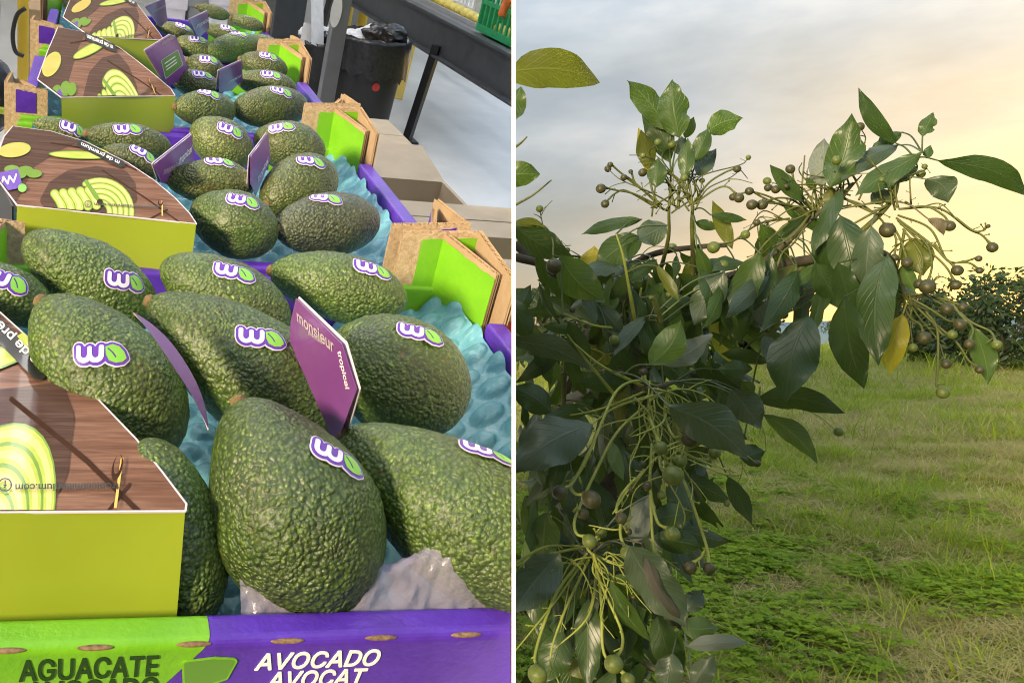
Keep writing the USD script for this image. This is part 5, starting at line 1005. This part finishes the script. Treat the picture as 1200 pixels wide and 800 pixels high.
# ---------------------------------------------------------------- leaves: base px, tip px, width px, kind, depth, roll, bend, nibbled
LV = [
 (585, 86, 703, 97, 44, 'o', 1.42, 10, -.10, 0), (611, 102, 596, 147, 26, 'm', 1.5, 10, .05, 0), (588, 203, 633, 204, 29, 'm', 1.5, 10, 0, 0),
 (783, 152, 735, 94, 27, 'm', 1.66, 20, .06, 0), (785, 190, 752, 122, 28, 'd', 1.69, -10, .06, 0), (796, 162, 788, 93, 34, 'm', 1.64, 10, -.04, .25), (763, 200, 751, 152, 20, 'o', 1.70, 10, 0, 0),
 (769, 219, 771, 185, 21, 'm', 1.66, 0, 0, 0), (803, 208, 806, 162, 18, 'm', 1.64, 0, 0, 0), (803, 162, 813, 137, 13, 'm', 1.68, 0, 0, 0), (829, 154, 870, 139, 28, 'l', 1.66, 10, -.08, .1),
 (815, 188, 831, 149, 19, 'm', 1.64, 0, 0, 0), (816, 205, 839, 174, 20, 'g', 1.67, 0, 0, 0), (797, 182, 799, 160, 18, 'p', 1.70, 0, 0, 0), (762, 205, 748, 150, 14, 'y', 1.72, 10, 0, 0),
 (973, 219, 998, 133, 38, 'm', 1.60, -10, .04, .3), (962, 219, 966, 162, 28, 'p', 1.64, 0, 0, 0), (1050, 168, 1006, 103, 18, 'd', 1.60, 0, -.06, 0), (1081, 160, 1094, 132, 17, 'm', 1.60, 0, 0, .4), (1086, 185, 1090, 170, 10, 'm', 1.6, 0, 0, 0),
 (1099, 188, 1204, 229, 27, 'd', 1.52, 10, -.11, 0), (1085, 210, 1111, 238, 28, 'g', 1.55, 10, -.2, 0), (1079, 181, 1002, 230, 26, 'm', 1.55, 20, .04, 0), (1053, 170, 983, 213, 22, 'g', 1.62, 10, .05, .35), (1057, 155, 1020, 175, 15, 'd', 1.64, 0, 0, .3),
 (940, 236, 902, 193, 17, 'd', 1.62, 10, 0, .1), (956, 223, 944, 208, 8, 'm', 1.64, 0, 0, 0), (972, 246, 974, 217, 14, 'o', 1.63, 0, 0, 0), (1020, 237, 1047, 226, 18, 'g', 1.6, 0, -.1, 0), (1075, 195, 1035, 215, 20, 'm', 1.58, 10, 0, 0),
 (752, 257, 681, 275, 15, 'd', 1.62, 20, .06, 0), (782, 264, 746, 281, 30, 'g', 1.60, 0, 0, 0), (600, 262, 672, 302, 32, 'd', 1.62, 20, .05, 0), (656, 300, 709, 353, 40, 'm', 1.58, 10, .08, 0), (753, 278, 697, 315, 34, 'm', 1.64, 10, .06, 0),
 (690, 322, 697, 288, 26, 'y', 1.72, 0, 0, 0), (600, 262, 641, 268, 11, 'o', 1.6, 0, -.1, 0), (765, 352, 761, 324, 26, 'l', 1.70, 0, 0, 0), (600, 350, 622, 400, 27, 'd', 1.6, 10, 0, 0), (590, 398, 692, 432, 26, 'g', 1.50, 30, -.06, 0), (700, 357, 730, 391, 22, 'g', 1.62, 0, 0, 0),
 (762, 427, 798, 375, 34, 'l', 1.50, 10, .1, 0), (858, 291, 835, 235, 17, 'o', 1.64, 0, 0, 0), (833, 252, 875, 258, 11, 'd', 1.62, 0, 0, 0), (815, 260, 842, 268, 12, 'd', 1.66, 0, 0, 0), (849, 318, 813, 381, 34, 'g', 1.58, 10, .05, 0),
 (891, 297, 859, 373, 32, 'm', 1.56, 20, .05, 0), (904, 300, 884, 364, 24, 'd', 1.6, 10, 0, 0), (855, 343, 869, 402, 30, 'd', 1.6, 0, 0, 0), (931, 310, 904, 352, 26, 'o', 1.66, 0, 0, 0), (963, 262, 1001, 332, 40, 'd', 1.6, 10, .05, 0), (956, 308, 986, 362, 30, 'd', 1.58, 10, 0, 0),
 (948, 370, 921, 472, 50, 'd', 1.46, 14, .04, 0), (886, 342, 901, 388, 22, 'p', 1.66, 10, 0, 0), (1021, 266, 1017, 342, 32, 'g', 1.52, 20, 0, 0), (1040, 298, 1030, 429, 38, 'd', 1.48, 20, .03, 0), (989, 348, 1012, 455, 38, 'd', 1.47, -10, .04, 0), (982, 308, 1004, 384, 28, 'd', 1.52, 10, 0, 0),
 (1058, 368, 1043, 438, 28, 'y', 1.53, 10, .04, 0), (1069, 279, 1082, 323, 32, 'o', 1.56, 0, 0, 0), (1058, 311, 1072, 342, 15, 'l', 1.55, 0, 0, 0), (1139, 383, 1158, 450, 24, 'm', 1.5, 10, -.05, 0), (1087, 256, 1106, 276, 12, 'b', 1.53, 0, -.2, 0), (985, 253, 1006, 342, 42, 'd', 1.58, 0, 0, 0),
 (694, 497, 600, 552, 54, 'g', 1.44, 14, .04, 0), (647, 483, 598, 453, 32, 'd', 1.55, 10, .05, 0), (785, 477, 876, 537, 50, 'g', 1.42, 14, -.07, 0), (775, 427, 834, 391, 26, 'p', 1.54, 20, .05, 0), (842, 433, 882, 432, 21, 'd', 1.58, 0, 0, 0), (857, 457, 892, 501, 36, 'g', 1.52, 10, 0, 0),
 (884, 467, 990, 484, 28, 'd', 1.54, 20, -.07, 0), (895, 486, 958, 542, 23, 'm', 1.52, 20, -.06, 0), (853, 559, 881, 614, 20, 'd', 1.5, 10, 0, 0), (868, 537, 896, 528, 26, 'd', 1.56, 0, 0, 0), (755, 448, 802, 482, 24, 'd', 1.6, 10, 0, 0), (870, 446, 884, 462, 14, 'm', 1.58, 0, 0, 0),
 (656, 648, 600, 718, 46, 'g', 1.46, 14, .04, 0), (765, 630, 824, 641, 28, 'd', 1.5, 10, -.04, 0), (738, 640, 806, 736, 48, 'g', 1.42, 26, .06, 0), (752, 636, 803, 728, 13, 'b', 1.435, -50, .22, 0), (712, 678, 756, 696, 26, 'm', 1.5, 20, -.05, 0), (715, 680, 763, 751, 20, 'm', 1.48, 20, .04, 0), (735, 664, 771, 716, 36, 'd', 1.55, 0, 0, 0),
 (804, 716, 823, 691, 22, 'g', 1.56, 0, 0, 0), (799, 735, 842, 734, 28, 'm', 1.54, 0, .05, 0), (804, 757, 876, 752, 18, 'p', 1.52, 20, -.05, 0), (788, 765, 780, 810, 30, 'g', 1.56, 0, 0, 0), (812, 805, 837, 766, 24, 'g', 1.54, 0, 0, 0), (690, 700, 690, 808, 30, 'd', 1.52, 20, .03, 0), (640, 600, 636, 660, 34, 'm', 1.6, 10, 0, 0),
 (735, 470, 752, 540, 30, 'd', 1.66, 10, 0, 0), (760, 580, 742, 640, 28, 'p', 1.56, 30, .06, 0), (770, 720, 796, 800, 34, 'd', 1.6, 10, 0, 0), (660, 740, 640, 800, 36, 'd', 1.56, 0, 0, 0), (835, 480, 800, 530, 26, 'm', 1.62, 0, 0, 0), (812, 600, 760, 610, 30, 'd', 1.6, 0, 0, 0),
]
def petiole(b, maxd=.22):
    d = np.linalg.norm(SK - b, axis=1); j = np.argmin(d)
    if d[j] > maxd: return None
    e = SK[j]; mid = (b + e) / 2 + [0, 0, .12 * d[j]]
    return tube(smooth_path([e, mid, b], 5), np.linspace(.0016, .0013, 11), 5)
nleaf = 0
def put_leaf(b, t, w, kind, roll, bend, curve=.06, fold=.22, nib=0, small=False, pet=True, nv=12, nu=6):
    global nleaf
    m, uv = leaf_mesh(b, t, w, roll, bend, curve, fold, nv, nu, nib)
    parts = [m]; uvs = [uv]
    pt = petiole(np.asarray(b)) if pet and ((m.vertices - CAM) @ PN > .0015).all() else None
    if pt is not None: parts.append(pt); uvs.append(np.tile([[.5, .5]], (len(pt.vertices), 1)))
    v = np.vstack([x.vertices for x in parts]); o = np.cumsum([0] + [len(x.vertices) for x in parts]); f = np.vstack([x.faces + o_ for x, o_ in zip(parts, o)])
    mm = trimesh.Trimesh(v, f, process=False); side = (v - CAM) @ PN; uvv = np.vstack(uvs)
    if (side < .0015).all(): return
    if (side < .0015).any():
        v2 = v.copy(); bad = side < .0015; v2[bad] += np.outer(.0015 - side[bad], PN); f2 = f[(side[f] > .0015).any(1)]; us, iv = np.unique(f2, return_inverse=True); mm = trimesh.Trimesh(v2[us], iv.reshape(-1, 3), process=False); uvv = uvv[us]
    obj('leaf', mm, LM_[kind], avo, smooth=True, uv=uvv); nleaf += 1
for (bx_, by_, tx_, ty_, w, kind, d, roll, bend, nib) in LV:
    l_ = math.hypot(tx_ - bx_, ty_ - by_); dd = rngL.uniform(-.22, .22) * l_ * d / F
    b, t = at(bx_, by_, d), at(tx_, ty_, d + dd)
    put_leaf(b, t, w * d / F / max(.5, math.cos(math.radians(roll))) * 1.04, kind, roll, bend, curve=rngL.uniform(.03, .12) * rngL.choice([1, 1, -.5]), fold=rngL.uniform(.12, .32), nib=nib, nv=16 if nib else 12)
# the dense inside of the tree
region = Polygon([(596, 262), (660, 292), (720, 298), (770, 285), (830, 296), (880, 318), (912, 322), (925, 350), (900, 395), (880, 430), (858, 470), (835, 520), (838, 570), (812, 632), (780, 670), (775, 730), (795, 812), (596, 812)])
FILL = []
gF = np.random.default_rng(4)
while len(FILL) < 500:
    x, y = gF.uniform(596, 925), gF.uniform(262, 812)
    if not region.contains(Point(x, y)): continue
    edge = region.exterior.distance(Point(x, y))
    if gF.random() > .35 + edge / 60: continue
    FILL.append((x, y, edge))
for x0_, y0_, x1_, y1_, n_ in ((745, 368, 1000, 296, 40), (700, 330, 850, 290, 26), (960, 300, 1060, 330, 10), (885, 262, 990, 235, 8)):   # leaves hanging from the limbs
    for j in range(n_):
        f_ = gF.random(); FILL.insert(0, (x0_ + (x1_ - x0_) * f_ + gF.normal(0, 6), y0_ + (y1_ - y0_) * f_ + gF.normal(0, 8), -1))
stuff_v, stuff_f, stuff_uv, nst = [], [], [], 0
for n_, (x, y, edge) in enumerate(FILL):
    d = gF.uniform(1.72, 2.5) if n_ % 3 else gF.uniform(1.62, 1.8)
    if edge < 0: d = gF.uniform(1.58, 1.88)
    ang = gF.normal(-88, 42); l_ = gF.uniform(48, 92) * 1.7 / d; a_ = math.radians(ang)
    if 0 <= edge < 26: l_ *= .7
    if edge < 0: l_ *= gF.uniform(.7, 1.05)
    b = at(x, y, d); t = at(x + l_ * math.cos(a_) * .9, y - l_ * math.sin(a_) * .9, d + gF.uniform(-.07, .07)); w = l_ * gF.uniform(.25, .36) * d / F
    kind = gF.choice(list('dddmmmlgo'), p=None)
    if n_ < 196: put_leaf(b, t, w, kind, gF.uniform(-50, 50), gF.uniform(-.06, .06), gF.uniform(.02, .09), gF.uniform(.1, .35), pet=True, nv=8, nu=4)
    else:
        m, uv = leaf_mesh(b, t, w, gF.uniform(-60, 60), gF.uniform(-.06, .06), gF.uniform(.02, .09), gF.uniform(.1, .35), 6, 4)
        if ((m.vertices - CAM) @ PN < .0015).any(): continue
        stuff_v.append(m.vertices); stuff_f.append(m.faces + nst); stuff_uv.append(uv); nst += len(m.vertices)
obj('inner_leaves', trimesh.Trimesh(np.vstack(stuff_v), np.vstack(stuff_f), process=False), LM_['d'], avo, smooth=True, uv=np.vstack(stuff_uv), kind='stuff')

# ---------------------------------------------------------------- orchard trees in the distance
far_m = [mat(f'far_leaf_{k}', {'g': ('geometry', {}), 'r': ('rgb_ramp', {'ramp': c}), 'p': ('principled_bsdf', {'roughness': .5, 'specular_ior_level': .4}), 't': ('translucent_bsdf', {}), 'mc': ('mix_closure', {'fac': .25})},
    [('g.random_per_island', 'r.fac'), ('r.color', 'p.base_color'), ('r.color', 't.color'), ('p.BSDF', 'mc.closure1'), ('t.BSDF', 'mc.closure2')], 'mc.closure')
    for k, c in enumerate(([(0, (.04, .07, .022)), (.5, (.085, .125, .032)), (.85, (.16, .19, .05)), (1, (.24, .21, .07))], [(0, (.05, .07, .025)), (.5, (.12, .13, .04)), (.8, (.24, .20, .07)), (1, (.34, .24, .10))]))]
def far_tree(label, px, d, hpx, wpx, seed, mk, nl=5200):
    x, y = (px - PX) / F * d, d; z = float(ground_z(x, y)); H = hpx / F * d; Wd = wpx / F * d / 2
    t = thing('orchard_tree', label, 'tree', 'orchard trees in the distance' if False else None, tr((x, y, z)))
    g = np.random.default_rng(seed); base = np.array([x, y, z])
    p = smooth_path([base - [0, 0, .1], base + [.1, 0, H * .22], base + [-.05, .1, H * .55]], 6); ms = [tube(p, np.linspace(.11, .06, len(p)) * H / 4, 9)]
    for k in range(7):
        a = g.uniform(0, 6.28); e = base + [math.cos(a) * Wd * .7, math.sin(a) * Wd * .7, H * g.uniform(.5, .85)]; s_ = p[g.integers(4, len(p))]
        ms.append(tube(smooth_path([s_, (s_ + e) / 2 + [0, 0, .1 * H], e], 4), np.linspace(.05, .015, 9) * H / 4, 6))
    obj('trunk', cat_(ms), M['bark'], t, smooth=True)
    # clumps of leaves, drooping
    nc = 46; cl = []
    while len(cl) < nc:
        q = g.uniform(-1, 1, 3); r = np.linalg.norm(q)
        if r > 1 or r < .3: continue
        cl.append(base + [q[0] * Wd, q[1] * Wd, H * (.56 + .42 * q[2])])
    cl = np.array(cl); per = nl // nc; V, Fc = [], []
    for c in cl:
        rad = g.uniform(.14, .34) * Wd
        q = g.normal(size=(per, 3)); q /= np.linalg.norm(q, axis=1, keepdims=True); q *= (g.uniform(.2, 1, (per, 1)) ** .6) * rad; q[:, 2] *= .8
        b = c + q; a = q / rad + g.normal(size=(per, 3)) * .45 + [0, 0, -.35]; a /= np.linalg.norm(a, axis=1, keepdims=True); L_ = g.uniform(.16, .28, (per, 1)) * (d / 30) ** .3
        s = np.cross(a, g.normal(size=(per, 3))); s /= np.linalg.norm(s, axis=1, keepdims=True); w = L_ * .22
        nrm = np.cross(a, s)
        V.append(np.stack([b, b + a * L_ * .5 + s * w - nrm * L_ * .05, b + a * L_, b + a * L_ * .5 - s * w - nrm * L_ * .05], 1).reshape(-1, 3))
    V = np.vstack(V); V[:, 2] = np.maximum(V[:, 2], z + .15); k = np.arange(len(V) // 4) * 4; Fc = np.vstack([np.stack([k, k + 1, k + 2], 1), np.stack([k, k + 2, k + 3], 1)])
    obj('crown', trimesh.Trimesh(V, Fc, process=False), far_m[mk], t, smooth=False)
far_tree('bushy dark avocado tree at the right edge of the meadow behind the fruit stalks', 1172, 27, 118, 140, 1, 0)
far_tree('lower orchard tree left of the bushy one, behind the hanging fruit', 1092, 31, 84, 70, 3, 0)
far_tree('small distant orchard tree left of the low orchard tree behind the hanging fruit', 1052, 58, 52, 70, 12, 0, 3200)
far_tree('tiny distant orchard tree on the horizon right of the dark hanging leaves', 1000, 84, 34, 60, 13, 0, 2600)
far_tree('brownish orchard tree seen through gaps in the middle of the near tree', 850, 30, 106, 120, 6, 1)
far_tree('brownish orchard tree seen through gaps above the yellow stalks', 745, 26, 120, 130, 7, 1)
far_tree('yellowish orchard tree glimpsed at the left through the near tree', 650, 24, 115, 130, 8, 1)

# ---------------------------------------------------------------- meadow
def strand(g, n, lmin, lmax, wmin, wmax, lean, spread, lie=False):
    V, Fc = [], []; o = 0
    for _ in range(n):
        a = g.uniform(0, 6.28); r = spread * math.sqrt(g.random()); b = np.array([r * math.cos(a), r * math.sin(a), 0.0]); l = g.uniform(lmin, lmax); w = g.uniform(wmin, wmax)
        h = g.uniform(0, 6.28); dh = np.array([math.cos(h), math.sin(h), 0]); s = np.array([-dh[1], dh[0], 0]); k = g.uniform(.3, 1) * lean
        pts = []
        for v in (0, .35, .7, 1):
            if lie: pts.append(b + dh * l * v + s * l * .25 * math.sin(v * 2.5 + h) + np.array([0, 0, .01 + .05 * math.sin(math.pi * v) * g.uniform(.4, 1)]))
            else: pts.append(b + dh * l * k * v ** 1.8 + np.array([0, 0, l * v * (1 - .35 * k * v)]))
        for j, p in enumerate(pts):
            ww = w * (1, .9, .65, .08)[j]; V += [p - s * ww, p + s * ww]
        for j in range(3): Fc += [[o + 2 * j, o + 2 * j + 1, o + 2 * j + 3], [o + 2 * j, o + 2 * j + 3, o + 2 * j + 2]]
        o += 8
    return trimesh.Trimesh(np.array(V), Fc, process=False)
def clover(g, n, spread):
    V, Fc = [], []; o = 0
    for _ in range(n):
        a = g.uniform(0, 6.28); r = spread * math.sqrt(g.random()); c = np.array([r * math.cos(a), r * math.sin(a), g.uniform(.01, .085)]); rot = g.uniform(0, 6.28); sz = g.uniform(.006, .0125)
        tilt = g.normal(size=2) * .3
        for q in range(3):
            th = rot + q * 2.094; cc = c + sz * .95 * np.array([math.cos(th), math.sin(th), 0]); ring = [cc]
            for k in range(6):
                f = k * 1.047; d = np.array([math.cos(f), math.sin(f)]) * sz * .95; ring.append(cc + np.array([d[0], d[1], d @ tilt - .003]))
            V += ring; Fc += [[o, o + 1 + k, o + 1 + (k + 1) % 6] for k in range(6)]; o += 7
    return trimesh.Trimesh(np.array(V), Fc, process=False)
def grass_mat(name, stops, tf=.3):
    return mat(name, {'oi': ('object_info', {}), 'g': ('geometry', {}), 'ad': ('math', {'math_type': 'multiply_add', 'value2': .5}), 'hf': ('math', {'math_type': 'multiply', 'value2': .5}), 'r': ('rgb_ramp', {'ramp': stops}), 'p': ('principled_bsdf', {'roughness': .6, 'specular_ior_level': .06}), 't': ('translucent_bsdf', {}), 'mc': ('mix_closure', {'fac': tf})},
        [('oi.random', 'hf.value1'), ('g.random_per_island', 'ad.value1'), ('hf.value', 'ad.value3'), ('ad.value', 'r.fac'), ('r.color', 'p.base_color'), ('r.color', 't.color'), ('p.BSDF', 'mc.closure1'), ('t.BSDF', 'mc.closure2')], 'mc.closure')
G1 = grass_mat('grass_green', [(0, (.18, .26, .025)), (.3, (.30, .39, .03)), (.6, (.42, .47, .045)), (.8, (.54, .54, .08)), (1, (.62, .56, .18))], .42)
G2 = grass_mat('grass_dry', [(0, (.34, .29, .10)), (.5, (.56, .49, .20)), (1, (.70, .63, .33))], .3)
G3 = grass_mat('clover_green', [(0, (.15, .26, .02)), (.5, (.27, .38, .03)), (1, (.40, .48, .06))], .42)
gG = np.random.default_rng(9)
def scatter(path, label, protos, pts, scl):
    pi = UsdGeom.PointInstancer.Define(stage, '/World/' + path); tag(pi, label, path.replace('_', ' '), None, 'stuff')
    for k, (m, mt) in enumerate(protos):
        usdkit.mesh(stage, f'/World/{path}/tuft_{k:03d}' if k else f'/World/{path}/tuft', m, mt)
    pi.CreatePrototypesRel().SetTargets([Sdf.Path(f'/World/{path}/tuft_{k:03d}' if k else f'/World/{path}/tuft') for k in range(len(protos))])
    n = len(pts); a = gG.uniform(0, 2 * np.pi, n)
    pi.CreatePositionsAttr(Vt.Vec3fArray.FromNumpy(np.asarray(pts, np.float32))); pi.CreateProtoIndicesAttr(Vt.IntArray.FromNumpy(gG.integers(0, len(protos), n).astype(np.int32)))
    pi.CreateOrientationsAttr(Vt.QuathArray([Gf.Quath(float(math.cos(t / 2)), 0, 0, float(math.sin(t / 2))) for t in a])); pi.CreateScalesAttr(Vt.Vec3fArray.FromNumpy(np.repeat(np.asarray(scl, np.float32)[:, None], 3, 1)))
def field(dens):
    """Points of the meadow in the wedge right of the divider, thinner with distance."""
    P, S = [], []
    for y0, y1, den, sc in dens:
        x0, x1 = .25 * y0, .95 * y1 + .5; n = int((x1 - x0) * (y1 - y0) * den); x, y = gG.uniform(x0, x1, n), gG.uniform(y0, y1, n)
        ok = (x > .275 * y + .02) & (x < .93 * y + .6); P.append(np.stack([x[ok], y[ok]], 1)); S.append(gG.uniform(.7, 1.3, ok.sum()) * sc)
    return np.vstack(P), np.concatenate(S)
def patch(P, seed, sc=.55): return meshkit.fbm(np.column_stack([P * sc, 0 * P[:, 0]]), 4, seed)
def lay_(P): return np.column_stack([P, ground_z(P[:, 0], P[:, 1]) - .004])
P, S = field([(2.4, 6, 210, .9), (6, 11, 130, 1.1), (11, 22, 46, 1.7), (22, 60, 8, 3.0)]); k = patch(P, 5, 1.1); ok = (k > .46) | (gG.random(len(P)) < .25)
scatter('grass', 'green grass of the meadow under the avocado trees', [(strand(gG, 22, .05, .15, .0015, .0032, 1.5, .08), G1) for _ in range(3)] + [(strand(gG, 14, .12, .28, .0014, .0026, 1.5, .06), G1)], lay_(P[ok]), S[ok] * np.clip(.5 + 2.4 * (patch(P[ok], 77, 2.6) - .3), .45, 1.7))
P, S = field([(2.4, 6, 150, .9), (6, 11, 100, 1.1), (11, 22, 40, 1.8), (22, 60, 7, 3.2)]); ok = (patch(P, 5, 1.1) < .56) | (gG.random(len(P)) < .5)
scatter('dry_grass', 'dry straw lying in mown patches over the meadow', [(strand(gG, 20, .10, .34, .0010, .0022, 1.0, .12, True), G2) for _ in range(3)] + [(strand(gG, 14, .06, .20, .0012, .0022, 1.3, .08), G2)], lay_(P[ok]) + [0, 0, .035], S[ok])
P, S = field([(2.4, 6, 320, 1.0), (6, 9, 140, 1.1)]); k = patch(P, 31, 1.0); w_ = k + .13 * np.clip((.60 - P[:, 0] / P[:, 1]) / .10, -1, 1) + .16 * np.clip((5.9 - P[:, 1]) / 1.2, -1, .5); ok = w_ + .15 * gG.normal(size=len(k)) > .66
scatter('clover', 'bright green clover spreading on the meadow near the avocado tree', [(clover(gG, 34, .09), G3) for _ in range(3)], lay_(P[ok]) + [0, 0, .03], S[ok])
